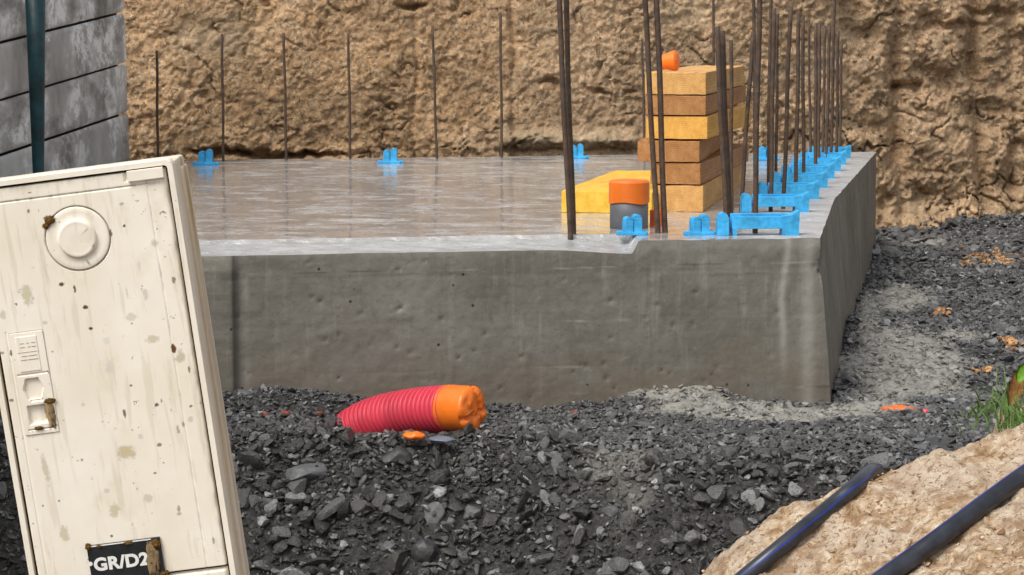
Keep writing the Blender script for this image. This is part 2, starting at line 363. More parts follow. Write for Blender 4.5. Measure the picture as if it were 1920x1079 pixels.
_f1, _f2, _id = worley(gx*26, gy*26, 0)
gz = gz + fine*((1-cm*.7)*(.011*(.6-_f1)) + cm*.018*fbm(gx*20, gy*20, 8., 4) + .004*perlin(gx*45, gy*45, 3))
struct(fastmesh('ground', np.stack([gx, gy, gz], -1).reshape(-1, 3), gridfaces(len(ys), len(xs)), MT['ground'], smooth=True, attrs={'cement': cm.ravel()}))

# ------------------------------------------------------------------ earth cutting behind
def wallY(x): return np.interp(x, [-4, -2.1, .2, 1.2, 2.5, 4], [9.45, 9.5, 9.95, 10.2, 10.95, 11.5])
wx = np.concatenate([[-300, -60, -15, -6, -3], np.arange(-2.4, 3.1, .0078), np.arange(3.1, 4.6, .02), [6, 15, 60, 300]])
wz = np.arange(-.15, 1.40, .0078)
gx, gz = np.meshgrid(wx, wz); by = wallY(gx)
px, py = proj(gx, by, gz)
right = sst(1450, 1650, px)
big = fbm(gx*1.1, 0, gz*1.1, 3)
wxn = gx + .06*perlin(gx*6, 2, gz*6); wzn = gz + .06*perlin(gx*6, 8, gz*6)
f1, f2, idd = worley(wxn*5, 1.5, wzn*7)
f1b, f2b, idb = worley(wxn*17, 4.5, wzn*21)
f1c, f2c, idc = worley(gx*42, 4.5, gz*48)
rid = ridged(wxn*2.6, 3., wzn*4.2, 5)
act = sst(-.25, .35, perlin(gx*1.7, 1, gz*2.3))
d = .06*big + (.012+.030*right)*fbm(gx*4, 5, gz*4+gx*1.5, 4, gain=.55) + .026*(idd-.5)*sst(0, .12, f2-f1)*(.35+1.3*right) + .014*(idb-.5)*sst(0, .15, f2b-f1b) + .008*(.5-f1b) + .012*(idc-.5)*sst(0,.2,f2c-f1c)
d -= .034*sst(1.70, 1.86, rid)*(.1+.9*act)*(.5+.8*right)
d += (.008+.005*right)*fbm(gx*32, 2, gz*32, 4, gain=.65)*(.35+1.1*sst(-.3, .35, fbm(gx*2.7, 31, gz*3.4, 3)))
for fx, fz, sd, wd, dp_, th in ((3.1, 4.2, 0., .022, .030, .05), (6.5, 8., 9., .03, .020, .12)):
    q = fbm(wxn*fx+sd, sd, wzn*fz+gx*(right*1.2), 3); mk = sst(th, th+.25, perlin(gx*2.6+sd, 6, gz*3.1))
    d -= dp_*np.exp(-(q/wd)**2)*mk*(1+.8*right)
rg = ridged((gx*.8+gz*.6)*3.0+.3*wxn, 7., (gz*.9-gx*.5)*7.5, 4)
d += right*.024*(rg-1.2)*sst(-.3, .2, perlin(gx*1.8, 11, gz*2.2))
d -= right*.05*sst(.1, .42, perlin(gx*3.3, 21, gz*4.4))
zo = .012*fbm(gx*15, 9, gz*15, 3)
for pxx, dep, wd in ((1690, .07, 12), (1838, .09, 12), (1905, .04, 10), (960, .03, 6), (775, .02, 6)):
    d -= dep*np.exp(-((px-pxx-14*perlin(gz*3, 0, pxx))/wd)**2)*sst(-.3, .1, perlin(gz*2.2, 4, pxx*.01)+.25)
sh = 55 + 35*perlin(gx*2.5, 0, 0) + 18*perlin(gx*8, 0, 3)
d += .05*sst(sh+18, sh-18, py)*sst(1500, 1600, px)*(.7+.4*perlin(gx*3, 3, 1))                # overhanging clods, upper right
d += .045*np.exp(-((py-262)/14.)**2)*sst(925, 965, px)*sst(1210, 1180, px)                  # pale shelf
d -= .02*np.exp(-((py-284)/4.)**2)*sst(900, 960, px)*sst(1210, 1180, px)
for (a, b, rx, ry, dp_) in ((450, 291, 60, 7, .10), (385, 284, 30, 7, .10), (560, 294, 70, 5, .09), (770, 10, 26, 7, .08), (1025, 160, 24, 6, .06), (1120, 172, 16, 6, .05), (1185, 175, 12, 4, .05), (1122, 125, 5, 7, .04),
    (1700, 165, 34, 10, .08), (1665, 385, 18, 20, .10), (1790, 50, 60, 6, .05), (1870, 22, 50, 8, .06)):
    q = ((px-a+22*perlin(gx*11, 3, gz*11))/rx)**2 + ((py-b+12*perlin(gx*9, 1, gz*9)+5*perlin(gx*25, 1, gz*25))/ry)**2
    d -= dp_*np.exp(-q**1.4)
foot = sst(.22, -.05, gz)*sst(1600, 1700, px)
Yw = by + .10*gz - d - .12*foot
pale = .85*np.exp(-(((px-1060)/130)**2 + ((py-258)/13)**2)) + .5*np.exp(-(((px-1290)/50)**2 + ((py-20)/30)**2)) + .5*np.exp(-(((px-400)/80)**2 + ((py-70)/50)**2)) + .4*np.exp(-(((px-1580)/60)**2 + ((py-60)/30)**2)) + .35*np.exp(-(((px-1700)/60)**2 + ((py-380)/30)**2))
pale = np.clip(pale + .5*pale*fbm(gx*8, 1, gz*8, 3), 0, 1)
V = np.stack([gx, Yw, gz+zo], -1)
tone = sst(600, 1300, px + 200*big)
rows = [V]; ext = []
for k, (yy, zz) in enumerate(((11.6, 1.50), (12.2, 1.56), (16, 1.65), (40, 1.8), (300, 1.8))):
    r = np.stack([wx, np.full_like(wx, yy), zz + 0*wx], -1); rows.append(r[None])
V = np.concatenate(rows, 0); pad = lambda a: np.concatenate([a, np.repeat(a[-1:], 5, 0)], 0)
struct(fastmesh('earth_bank', V.reshape(-1, 3), gridfaces(V.shape[0], V.shape[1]), MT['earth'], smooth=True, attrs={'tone': pad(tone).ravel(), 'pale': pad(pale).ravel()}))

# ------------------------------------------------------------------ stones
def stone_templates(n, sub=1, cuts=7, flat=.55):
    out = []
    for k in range(n):
        bm = bmesh.new(); bmesh.ops.create_icosphere(bm, subdivisions=sub, radius=1)
        v = np.array([x.co for x in bm.verts]); f = np.array([[x.index for x in q.verts] for q in bm.faces]); bm.free()
        if sub == 1: v = v*RNG.uniform(.7, 1.1, (len(v), 1)) + RNG.normal(0, .12, v.shape)
        for c in range(cuts):
            nn = RNG.normal(size=3); nn /= np.linalg.norm(nn); dd = RNG.uniform(.38, .8)
            t = v@nn; v = v - np.maximum(t-dd, 0)[:, None]*nn
        s = np.array([RNG.uniform(.8, 1.15), RNG.uniform(.55, 1), flat*RNG.uniform(.5, 1.2)])
        out.append((v*s, f))
    return out
def rotmats(n, tilt):
    az = RNG.uniform(0, 2*np.pi, n); ax = RNG.normal(0, tilt, n); ay = RNG.normal(0, tilt, n)
    cz, sz, cx, sx, cy, sy = np.cos(az), np.sin(az), np.cos(ax), np.sin(ax), np.cos(ay), np.sin(ay)
    z = np.zeros(n); o = np.ones(n)
    Rz = np.stack([cz, -sz, z, sz, cz, z, z, z, o], -1).reshape(n, 3, 3); Rx = np.stack([o, z, z, z, cx, -sx, z, sx, cx], -1).reshape(n, 3, 3)
    Ry = np.stack([cy, z, sy, z, o, z, -sy, z, cy], -1).reshape(n, 3, 3)
    return Rx@Ry@Rz
def scatter(T, pos, size, tilt):
    n = len(pos); R = rotmats(n, tilt); k = RNG.integers(0, len(T), n); Vs, Fs = [], []; off = 0
    for i in range(len(T)):
        s = np.where(k == i)[0]
        if not len(s): continue
        v, f = T[i]
        W = np.einsum('nij,vj->nvi', R[s], v)*size[s][:, None, None] + pos[s][:, None, :]
        Vs.append(W.reshape(-1, 3)); Fs.append((f[None] + (np.arange(len(s))*len(v))[:, None, None]).reshape(-1, 3) + off); off += W.shape[0]*W.shape[1]
    return np.concatenate(Vs), np.concatenate(Fs)
TS = stone_templates(40, 1, 4)
TM = stone_templates(24, 2, 9)
TF = stone_templates(20, 2, 8, .3)
def sample(n, x0, x1, y0, y1):
    x = RNG.uniform(x0, x1, n); y = RNG.uniform(y0, y1, n); return x, y
allV, allF = [], []; off = 0
def put(T, n, box, med, sg, tilt, cap, floor=.003, sink=.1, keep=None, mask=.8):
    global off
    x, y = sample(n, *box)
    k = ~in_slab(x, y, .006) & (np.abs(x) < .30*y+.30) & (y < wallY(x)-.02)
    k &= RNG.uniform(size=n) > cement(x, y)*mask
    if keep is not None: k &= keep(x, y)
    x, y = x[k], y[k]; s = np.clip(med*np.exp(RNG.normal(0, sg, len(x))), floor, cap)
    V, Fc = scatter(T, np.stack([x, y, G(x, y)+s*sink], -1), s, tilt)
    allV.append(V); allF.append(Fc+off); off += len(V)
put(TS, 31000, (-1.5, 1.7, 4.45, 5.35), .0060, .5, .6, .016, sink=.5)
put(TM, 4800, (-1.4, 1.6, 4.45, 5.25), .0125, .42, .6, .036, sink=.5, mask=.9, keep=lambda x, y: y < ycrest(x)+.02)
put(TM, 520, (-1.0, 1.3, 4.45, 5.12), .024, .4, .55, .050, sink=.30, keep=lambda x, y: y < ycrest(x)-.02)
put(TS, 39000, (-1.6, 2.0, 5.1, 5.9), .0062, .45, .45, .016, sink=.4)
put(TF, 3000, (-1.6, 2.0, 4.95, 5.9), .0105, .35, .22, .022, sink=.4, mask=.95)
put(TF, 26, (-1.0, 1.3, 4.98, 5.4), .024, .2, .2, .032, sink=.3)
put(TS, 44000, (.9, 3.1, 5.8, 8.6), .0066, .45, .45, .02, sink=.4)
put(TF, 1500, (.9, 2.9, 5.8, 8.6), .014, .35, .35, .032, sink=.3, mask=.95)
put(TS, 36000, (1.4, 3.8, 8.6, 11.2), .0085, .45, .5, .03, sink=.4)
put(TM, 1000, (1.4, 3.2, 9.3, 11.2), .024, .35, .4, .05, sink=.3)
V = np.concatenate(allV); Fc = np.concatenate(allF)
tag(fastmesh('gravel', V, Fc, MT['gravel'], attrs={'cement': np.clip(cement(V[:, 0], V[:, 1])*1.1, 0, 1), 'behind_crest': sst(-.06, .06, V[:, 1]-ycrest(V[:, 0])+.05*perlin(V[:, 0]*7, V[:, 1]*7, 0))}), 'broken black shale gravel covering the ground before and beside the slab', 'gravel', kind='stuff')  # stones behind the crest are mixed towards a paler blue-grey

def big_stone(name, px, py, wpx, hpx, mat, label, Y=None, seed=1, flat=1., rot=0, group='larger stones lying on the gravel'):
    st = np.random.default_rng(seed)
    bm = bmesh.new(); bmesh.ops.create_icosphere(bm, subdivisions=3, radius=1)
    v = np.array([x.co for x in bm.verts]); f = np.array([[x.index for x in q.verts] for q in bm.faces]); bm.free()
    for c in range(11):
        nn = st.normal(size=3); nn /= np.linalg.norm(nn); dd = st.uniform(.5, .82); t = v@nn; v = v - np.maximum(t-dd, 0)[:, None]*nn*.93
    v = v*(1+.05*fbm(v[:, 0]*2.5+seed, v[:, 1]*2.5, v[:, 2]*2.5, 3)[:, None])
    if Y is None:                                            # where the line of sight meets the gravel
        for yy in np.arange(4.2, 11, .004):
            q = P(px, py, yy)
            if q.z <= G(q.x, yy): break
        Y = yy
    q = P(px, py, Y); sx = wpx/2/F*Y; sz = hpx/2/F*Y
    v /= np.abs(v).max(0); v = v*np.array([sx, sx*.7*flat, sz])
    c, s = math.cos(rot), math.sin(rot); v = np.stack([v[:, 0]*c - v[:, 2]*s, v[:, 1], v[:, 0]*s + v[:, 2]*c], -1)
    o = fastmesh(name, v, f, mat); o.location = q
    return tag(o, label, 'stone', group)
big_stone('stone', 580, 886, 98, 40, MT['slate'], 'widest pale grey flat stone, lying left of centre just right of the cabinet', seed=2, rot=.10)
big_stone('stone', 815, 966, 46, 54, MT['slate'], 'pale triangular slate with a sharp lower point, on the gravel slope under the conduit', seed=15, rot=-.5)
big_stone('stone', 886, 964, 54, 50, MT['slated'], 'rounded dark oval stone right beside the pale triangular slate', seed=4, rot=-.6)
big_stone('stone', 800, 1036, 64, 56, MT['slated'], 'largest knobbly boulder at the bottom edge of the gravel slope', seed=25)
big_stone('stone', 728, 1026, 40, 28, MT['slate'], 'small grey stone left of the knobbly bottom boulder', seed=6)
big_stone('stone', 738, 862, 74, 50, MT['slated'], 'dark hump-shaped stone directly in front of the red conduit', seed=7)
big_stone('stone', 828, 826, 58, 18, MT['slateb'], 'bluish grey flat slate lying under the orange end of the conduit', seed=8, Y=5.14)
big_stone('stone', 1580, 903, 28, 24, MT['slate'], 'round pale pebble at the upper end of the nearer black pipe', seed=9)
big_stone('stone', 1146, 962, 38, 30, MT['slate'], 'pale grey stone on the slope below the middle of the slab', seed=10)
big_stone('stone', 1408, 928, 44, 38, MT['slated'], 'rounded grey stone on the slope left of the nearer black pipe', seed=11)
big_stone('stone', 1077, 778, 26, 16, MT['brick'], 'small red brick fragment at the foot of the slab', seed=12)
big_stone('stone', 460, 742, 66, 30, MT['slate'], 'grey clod pressed against the slab foot beside the cabinet', seed=13, Y=5.50)
big_stone('stone', 1775, 832, 120, 20, MT['slated'], 'long flat dark slate beside the grass tuft', seed=14)

# ================================================================== foundation slab
NX, NY = 420, 260
t = np.linspace(0, 1, NY)[:, None]; u = np.linspace(0, 1, NX)[None, :]
t = t**1.35
# rows follow the front line, right end follows A-B-C
xr = np.interp(t[:, 0]*(C.y-A.y)+A.y, [A.y, B.y, C.y], [A.x, B.x, C.x])[:, None]
X = XL + (xr-XL)*u
Yf = yfront(X); Yb = yback(X); Yy = Yf + (Yb-Yf)*t
Xn = X + 0
edge_n = .0018*fbm(X*9, Yy*9, 2, 3)
dist = Yy-Yf
lowm = sst(.345, .32, X + .012*perlin(X*0, Yy*20, 4))
inner = .185 + .006*perlin(X*5, 0, 0) + .004*perlin(X*30, 0, 5)
led = lowm*sst(.012, -.004, dist-inner)
step = .010 + .014*sst(.10, .33, X)
Z = ZT + .0015*fbm(X*3, Yy*6, 0, 3) - led*(step + .012*sst(.19, 0, dist))
Z -= .004*np.exp(-(dist/.010)**2)*np.clip(.3+.9*perlin(X*13, 0, 7), 0, 1) * (1-lowm)
redge = (xr - X); Z -= .002*np.exp(-(redge/.012)**2)*(.6+perlin(Yy*9, 0, 1))
Yy = Yy + np.where(t == 0, edge_n, 0)
Xt = X + (u == 1)*.002*perlin(Yy*8, 3, 3)
topV = np.stack([Xt, Yy, Z], -1); topF = gridfaces(NY, NX)
# skirt: front (left to right) then side (near to far), draped down from the top's rim
rim = np.concatenate([topV[0], topV[1:, -1]], 0)
bot = rim.copy(); nf = NX
bot[:nf, 1] = yfront(rim[:nf, 0]) - .012; bot[:, 2] = -.12
sh = np.interp(rim[:, 1], [A.y, B.y, C.y], [A0.x-A.x, B0.x-B.x, C0.x-C.x])
bot[nf:, 0] += sh[nf:]*1.25
k = sst(.55, A.x, rim[:nf, 0]); bot[:nf, 0] += k*(A0.x-A.x)*1.25
R = 90; w_ = np.linspace(0, 1, R)[:, None, None]**1.15
SV = rim[None]*(1-w_) + bot[None]*w_
n3 = np.zeros_like(rim); n3[:nf, 1] = -1; n3[nf:, 0] = 1; n3[nf-1] = (.7, -.7, 0)
sx, sy, sz = SV[..., 0], SV[..., 1], SV[..., 2]
disp = .003*fbm(sx*5, sy*5, sz*5, 3) + .0012*fbm(sx*30, sy*30, sz*30, 2)
disp += .010*sst(-.715, -.725, sx)*(np.arange(SV.shape[1]) < nf)                   # form joint at the left: the far piece stands proud
for zz in (.355, .23, .10): disp -= .0007*np.exp(-((sz-zz-.004*perlin(sx*2, 0, zz*9))/.0030)**2)
for sy_ in (6.3, 7.0, 7.7): disp -= .004*np.exp(-((sy-sy_)/.006)**2)*(np.arange(SV.shape[1]) >= nf)
# bug holes
for hx, hz in zip(RNG.uniform(-.8, .8, 60), RNG.uniform(.02, .40, 60)):
    r_ = RNG.uniform(.002, .0055); disp -= .006*np.exp(-(((sx-hx)/r_)**2 + ((sz-hz)/r_)**2))*(np.arange(SV.shape[1]) < nf)
disp -= .018*np.exp(-(((sx-A.x-.008)/.02)**2 + ((sz-.36)/.035)**2))*(.4+np.abs(perlin(sx*60, sy*60, sz*60)))
fade = np.minimum(1, w_[..., 0]*14); SV = SV + n3[None]*(disp*fade)[..., None]
isf = (np.arange(SV.shape[1]) < nf)[None, :]
stain = .55*np.exp(-((sx-A.x+.10-.02*perlin(0, 0, sz*6))/.010)**2)*sst(.0, .25, sz) + .35*np.exp(-((sx-A.x+.03)/.02)**2) + .35*np.exp(-((sx+.695)/.008)**2)*(perlin(0, 3, sz*14)+.4) + .22*sst(.40, .425, sz+.02*perlin(sx*30, 0, 0))
line = sum(np.exp(-((sz-zz-.004*perlin(sx*2, 0, zz*9))/.0022)**2) for zz in (.37, .225, .10, .03))*isf
stain = stain*isf + (1-isf)*.25*np.clip(perlin(sy*5, 0, sz*1.5), 0, 1)
dk = .6*np.exp(-((sx+.722)/.012)**2)*isf + .9*np.exp(-((sx+.727)/.0025)**2)*isf
top_n = NX*NY; dry = np.clip(sst(.30, .16, redge + .05*perlin(X*6, Yy*6, 5)), 0, 1).ravel()
SF = gridfaces(R, SV.shape[1], True) + top_n
V = np.concatenate([topV.reshape(-1, 3), SV.reshape(-1, 3)]); Fc = np.concatenate([topF, SF])
ledA = np.concatenate([(led*(.75+.25*fbm(X*6, Yy*12, 3, 3))).ravel(), np.zeros(SV.shape[0]*SV.shape[1])])
z0 = np.zeros(top_n)
slab = fastmesh('foundation_slab', V, Fc, [MT['top'], MT['face']], smooth=True, attrs={'dry': np.concatenate([dry, np.zeros(SV.shape[0]*SV.shape[1])]), 'ledge': np.clip(ledA, 0, 1), 'stain': np.concatenate([z0, np.clip(stain, 0, 1).ravel()]), 'line': np.concatenate([z0, np.clip(line, 0, 1).ravel()]), 'dark': np.concatenate([z0, np.clip(dk, 0, 1).ravel()])}, matidx=np.concatenate([np.zeros(len(topF)), np.ones(len(SF))]))
slab.data.set_sharp_from_angle(angle=math.radians(42)); tag(slab, 'thick wet grey concrete foundation slab with a chipped front edge', 'concrete slab')

# ================================================================== concrete board wall on the left
cw_lines = [((0, -30), (228, -72)), ((0, 79), (228, 23)), ((0, 187), (233, 118)), ((0, 290), (236, 211)), ((0, 400), (238, 304)), ((0, 520), (240, 400)), ((0, 650), (242, 500))]
YN, YF = 6.85, 9.08
def on_wall(px, py):                                        # vertical plane from the near left to the far right
    x0 = P(0, 100, YN).x; x1 = P(235, 100, YF).x; d = ray(px, py)
    s = x0 + (x1-x0)*0
    a = (x1-x0)/(YF-YN); tt = (x0 - a*YN)/(d.x - a*d.y); return Vector((0, 0, CAMZ)) + d*tt
Vv, Ff, Lt = [], [], []; off = 0
for i in range(6):
    (a, b), (c, d2) = cw_lines[i], cw_lines[i+1]
    t0, t1 = on_wall(*a), on_wall(*b); b0, b1 = on_wall(*c), on_wall(*d2)
    t0 = t0 + (t0-t1)*.35; b0 = b0 + (b0-b1)*.35
    g = .006; n_u, n_v = 120, 24
    uu = np.linspace(0, 1, n_u)[None, :, None]; vv = np.linspace(0, 1, n_v)[:, None, None]
    T0, T1, B0_, B1_ = [np.array(q) for q in (t0, t1, b0, b1)]
    T0[2] -= g; T1[2] -= g; B0_[2] += g*.4; B1_[2] += g*.4
    Pq = (T0*(1-uu)+T1*uu)*(1-vv) + (B0_*(1-uu)+B1_*uu)*vv
    e = np.minimum(np.minimum(vv, 1-vv)*8, 1)[..., 0]
    prof = .008*np.clip(e*2.5, 0, 1) + .002*fbm(Pq[..., 0]*5, Pq[..., 1]*5, Pq[..., 2]*5, 3) + .003*(i % 2)
    Pq = Pq + np.array([1., 0, 0])*prof[..., None]
    Vv.append(Pq.reshape(-1, 3)); Ff.append(gridfaces(n_v, n_u)+off); off += n_u*n_v; Lt.append(np.full(n_u*n_v, .55 if i >= 4 else (.12 if i == 3 else 0.)) + (.3*fbm(Pq[..., 0]*3, Pq[..., 1]*3, Pq[..., 2]*3, 2).ravel() if i >= 3 else 0))
# dark core behind the joints, end face and top
x0 = on_wall(235, 100).x; core = []
bmc = bmesh.new(); addbox(bmc, -1.95, -1.668, 4.0, 9.07, -.3, 1.40); bmesh.ops.triangulate(bmc, faces=bmc.faces[:])
cv = np.array([v.co for v in bmc.verts]); cf = [[v.index for v in f.verts] for f in bmc.faces]; bmc.free()
FF = [tuple(q) for q in np.concatenate(Ff).tolist()] + [tuple(i+off for i in f) for f in cf]
VV = np.concatenate(Vv + [cv])
me = bpy.data.meshes.new('board_wall'); me.from_pydata(VV.tolist(), [], FF); me.update()
at = me.attributes.new('light', 'FLOAT', 'POINT'); at.data.foreach_set('value', np.clip(np.concatenate(Lt + [np.zeros(len(cv))]), 0, 1).astype(np.float32))
bw = bpy.data.objects.new('board_wall', me); COL.objects.link(bw); me.materials.append(MT['blocks']); me.materials.append(MT['dark'])
for p_ in me.polygons:
    if p_.index >= len(np.concatenate(Ff)): p_.material_index = 1
    else: p_.use_smooth = True
tag(bw, 'grey stained concrete board wall standing behind the cabinet', 'wall')
# teal post
bm = bmesh.new(); p0 = P(65, -60, 6.6); p1 = P(72.5, 345, 6.6); p2 = P(76, 640, 6.6)
addtube(bm, [p0, p0.lerp(p1, .5), p1, p2], [.0330, .0250, .0168, .014], 20)
o = bmobj('post', bm, MT['teal'], smooth=True); tag(o, 'dark teal painted steel post in front of the concrete board wall', 'post')

# ================================================================== rebars
def rebar(tx, ty, bx, by, dia, label, group, hidden_top=True, z=ZT, Y=None, bend=0):
    base = PZ(bx, by, z) if Y is None else P(bx, by, Y)
    if ty <= 0:                                             # runs out of the picture: carry it on to its real height
        f = (by-(-260))/(by-ty) if ty == 0 else 1
        tx2, ty2 = bx + (tx-bx)*(by+120)/(by-ty), -120
        top = P(tx2, ty2, base.y)
    else: top = P(tx, ty, base.y)
    bm = bmesh.new(); n = 14; L = top-base; pts = []
    for i in range(n):
        q = i/(n-1); p = L*q; p.x += bend*math.sin(math.pi*q) + .0012*math.sin(q*9+bx); pts.append(p)
    pts.insert(0, Vector((0, 0, -.03)))
    addtube(bm, pts, dia/2, 8)
    o = bmobj('rebar', bm, MT['rust'], smooth=True, loc=base)
    return tag(o, label, 'steel bar', group)
gb = 'thin bars before the earth bank'; gf = 'bars at the front edge of the slab'; gc = 'bars among the blue spacers'
for (a, b, c, d2, lab) in ((294, 95, 296, 303, 'shortest thin rusty bar, first from the left before the earth bank, above the cabinet corner'),
    (416, 64, 419, 303, 'thin rusty bar just right of the far left blue clip'),
    (532, 62, 537, 301, 'thin rusty bar, third from the left before the earth bank'),
    (653, 64, 657, 299, 'thin rusty bar left of the middle far blue clip'),
    (811, 48, 819, 298, 'thin rusty bar, first to the right of the middle far blue clip'),
    (938, 24, 941, 296, 'thin rusty bar left of the doubled front bars, tallest tip of the thin row'),
    (1204, 76, 1209, 292, 'thin rusty bar rising close behind the left side of the timber stack'),
    (1337, 0, 1340, 290, 'thin rusty bar leaving the picture top, behind the right part of the timber stack')):
    rebar(a, b, c, d2, .0115, lab, gb)
for (a, b, c, d2, dia, lab) in ((1048, 0, 1069, 441, .0150, 'left bar of the leaning pair that stands alone left of the timber stack'),
    (1061, 0, 1075, 439, .0150, 'right bar of the leaning pair that stands alone left of the timber stack'),
    (1209, 0, 1233, 438, .0150, 'leaning bar just left of centre in front of the timber stack'),
    (1231, 0, 1247, 437, .0160, 'thicker bar crossing the left front of the timber stack beside the orange tape cap'),
    (1344, 50, 1363, 438, .0155, 'thick left bar of the tight pair ending above the right side of the stack'),
    (1354, 58, 1369, 436, .0145, 'slimmer right bar of the tight pair ending above the right side of the stack'),
    (1424, 0, 1415, 438, .0150, 'tall bar standing in the nearest long blue spacer')):
    rebar(a, b, c, d2, dia, lab, gf)
for (a, b, c, d2, dia, lab) in ((1371, 76, 1371, 401, .0120, 'slender upright bar right of the tight pair, its tip below theirs'),
    (1412, 60, 1389, 396, .0130, 'strongly leaning bar, foot to the left, at the left end of the second blue spacer'),
    (1413, 0, 1417, 396, .0110, 'bar close behind the tall bar of the nearest blue spacer'),
    (1445, 0, 1440, 352, .0120, 'bar leaving the picture top, first of the three close bars behind the second spacer'),
    (1451, 16, 1445, 396, .0135, 'bar standing in the middle of the second blue spacer'),
    (1458, 27, 1455, 350, .0115, 'bar at the left end of the fourth blue spacer'),
    (1482, 12, 1469, 392, .0135, 'bar leaning right at the right half of the second blue spacer'),
    (1498, 20, 1492, 366, .0140, 'bar standing in the third blue spacer, tip near the picture top'),
    (1505, 32, 1507, 347, .0135, 'upright bar standing in the fourth blue spacer'),
    (1516, 37, 1520, 300, .0115, 'thin bar far back between the fourth and fifth spacers'),
    (1530, 44, 1529, 328, .0140, 'left bar of the close pair in the fifth blue spacer'),
    (1537, 44, 1535, 315, .0130, 'right bar of the close pair in the fifth blue spacer'),
    (1547, 49, 1543, 302, .0120, 'thin bar with a low tip, at the sixth blue spacer'),
    (1556, 48, 1549, 309, .0135, 'thicker bar standing in the sixth blue spacer'),
    (1565, 0, 1558, 300, .0135, 'farthest bar that still leaves the picture top, near the slab far corner'),
    (1571, 58, 1569, 298, .0130, 'bar standing in the seventh blue spacer'),
    (1578, 80, 1575, 288, .0120, 'rightmost and farthest bar, standing at the slab far corner')):
    rebar(a, b, c, d2, dia, lab, gc)

# ================================================================== blue spacers
def spacer_parts(root, L=.225):
    # one long open-bottomed spacer: origin at its right foot, runs to -x
    bm = bmesh.new(); W = .040
    addbox(bm, -L+.040, -.004, -W/2, -W/2+.006, .018, .052, .0012, 1)      # near wall
    addbox(bm, -L+.040, -.004, W/2-.006, W/2, .018, .058, .0012, 1)        # far wall, higher
    addbox(bm, -L+.042, -.006, -W/2+.006, W/2-.006, .022, .040)            # web
    bmobj('channel', bm, MT['blue'], root)
    bm = bmesh.new()
    g = [(-.046, -.002), (0, -.002), (.002, .068), (-.006, .064), (-.022, .055), (-.046, .052)]
    vs = [[bm.verts.new((x, y, z)) for x, z in g] for y in (-W/2-.0015, W/2+.0015)]
    bm.faces.new(vs[0]); bm.faces.new(vs[1][::-1])
    for i in range(6): bm.faces.new((vs[0][i], vs[1][i], vs[1][(i+1) % 6], vs[0][(i+1) % 6]))
    bmesh.ops.recalc_face_normals(bm, faces=bm.faces[:])
    bmobj('end_flare', bm, MT['blue'], root)
    for xx in (-L+.042, -.028):
        bm = bmesh.new(); addbox(bm, xx, xx+(.026 if xx > -.1 else .012), -W/2-.001, W/2+.001, -.002, .0215, .001, 1); bmobj('foot', bm, MT['blue'], root)
    bm = bmesh.new(); addbox(bm, -L, -L+.032, -W/2, W/2, -.002, .050, .003, 2)
    addtube(bm, [(-L+.016, -W/2-.001, .050), (-L+.016, W/2+.001, .050)], .0125, 14)
    bmobj('end_block', bm, MT['blue'], root, False)
def clone(root, loc, sc=1, rz=0):
    r = root.copy(); COL.objects.link(r); r.location = loc; r.scale = (sc, 1, sc); r.rotation_euler = (0, 0, rz)
    for ch in root.children:
        c = ch.copy(); COL.objects.link(c); c.parent = r
    return r
sr = empty('spacer', (0, 0, 0)); spacer_parts(sr)
gs = 'long blue plastic spacers along the slab side'
spots = [(1495, 440, 1.0, 'nearest and largest long blue plastic spacer at the slab front edge'), (1514, 397, .93, 'second long blue spacer from the front, with a leaning bar at its left end'),
    (1533, 372, .90, 'third long blue spacer from the front'), (1549, 351, .88, 'fourth long blue spacer from the front'), (1562, 334, .88, 'fifth long blue spacer from the front, holding a close pair of bars'),
    (1574, 320, .86, 'sixth long blue spacer from the front'), (1584, 308, .84, 'seventh long blue spacer, the last but one'), (1593, 296, .82, 'farthest long blue spacer at the back corner of the slab')]
for i, (px, py, sc, lab) in enumerate(spots):
    q = PZ(px, py, ZT+.001); rz = .07
    if i == 0: o = sr; o.location = q; o.rotation_euler = (0, 0, rz)
    else: o = clone(sr, q, sc, rz)
    tag(o, lab, 'spacer', gs)
def clip_parts(root):
    bm = bmesh.new(); addbox(bm, -.036, .036, -.022, .022, -.001, .009, .002, 2); addbox(bm, -.045, -.034, -.008, .008, -.001, .010, .002, 1); addbox(bm, .034, .045, -.008, .008, -.001, .010, .002, 1)
    bmobj('base_plate', bm, MT['blue'], root)
    for s in (-1, 1):
        bm = bmesh.new(); cx = .0125*s; addbox(bm, cx-.0115, cx+.0115, -.018, .018, .007, .042+.004*s, .002, 2)
        addtube(bm, [(cx, -.015, .042+.003*s), (cx, .015, .042+.003*s)], .0110, 14); bmobj('jaw', bm, MT['blue'], root)
    bm = bmesh.new(); addbox(bm, -.005, .005, -.010, .010, .0065, .030, .001, 1); bmobj('web', bm, MT['blue'], root)
cr = empty('clip', (0, 0, 0)); clip_parts(cr)
for i, (px, py, sc, lab) in enumerate([(1185, 440, 1.0, 'blue plastic clip in front of the grey capped pipe stub'), (1311, 440, 1.0, 'blue plastic clip just left of the nearest long spacer'),
    (386, 309, 1.22, 'far blue clip near the cabinet, leftmost on the slab back edge'), (732, 306, 1.22, 'far blue clip on the slab back edge, alone in the middle'), (1082, 297, 1.15, 'far blue clip on the slab back edge, close beside the leaning pair of bars'),
    (1436, 300, 1.3, 'far blue clip on the slab back edge, behind the right side of the timber stack')]):
    q = PZ(px, py, ZT+.001)
    o = cr if i == 0 else clone(cr, q, sc)
    o.location = q; o.scale = (sc, sc, sc if i < 2 else 1.15); o.rotation_euler = (0, 0, .25 if i < 2 else 0)
    tag(o, lab, 'clip', 'small blue plastic clips on the slab')

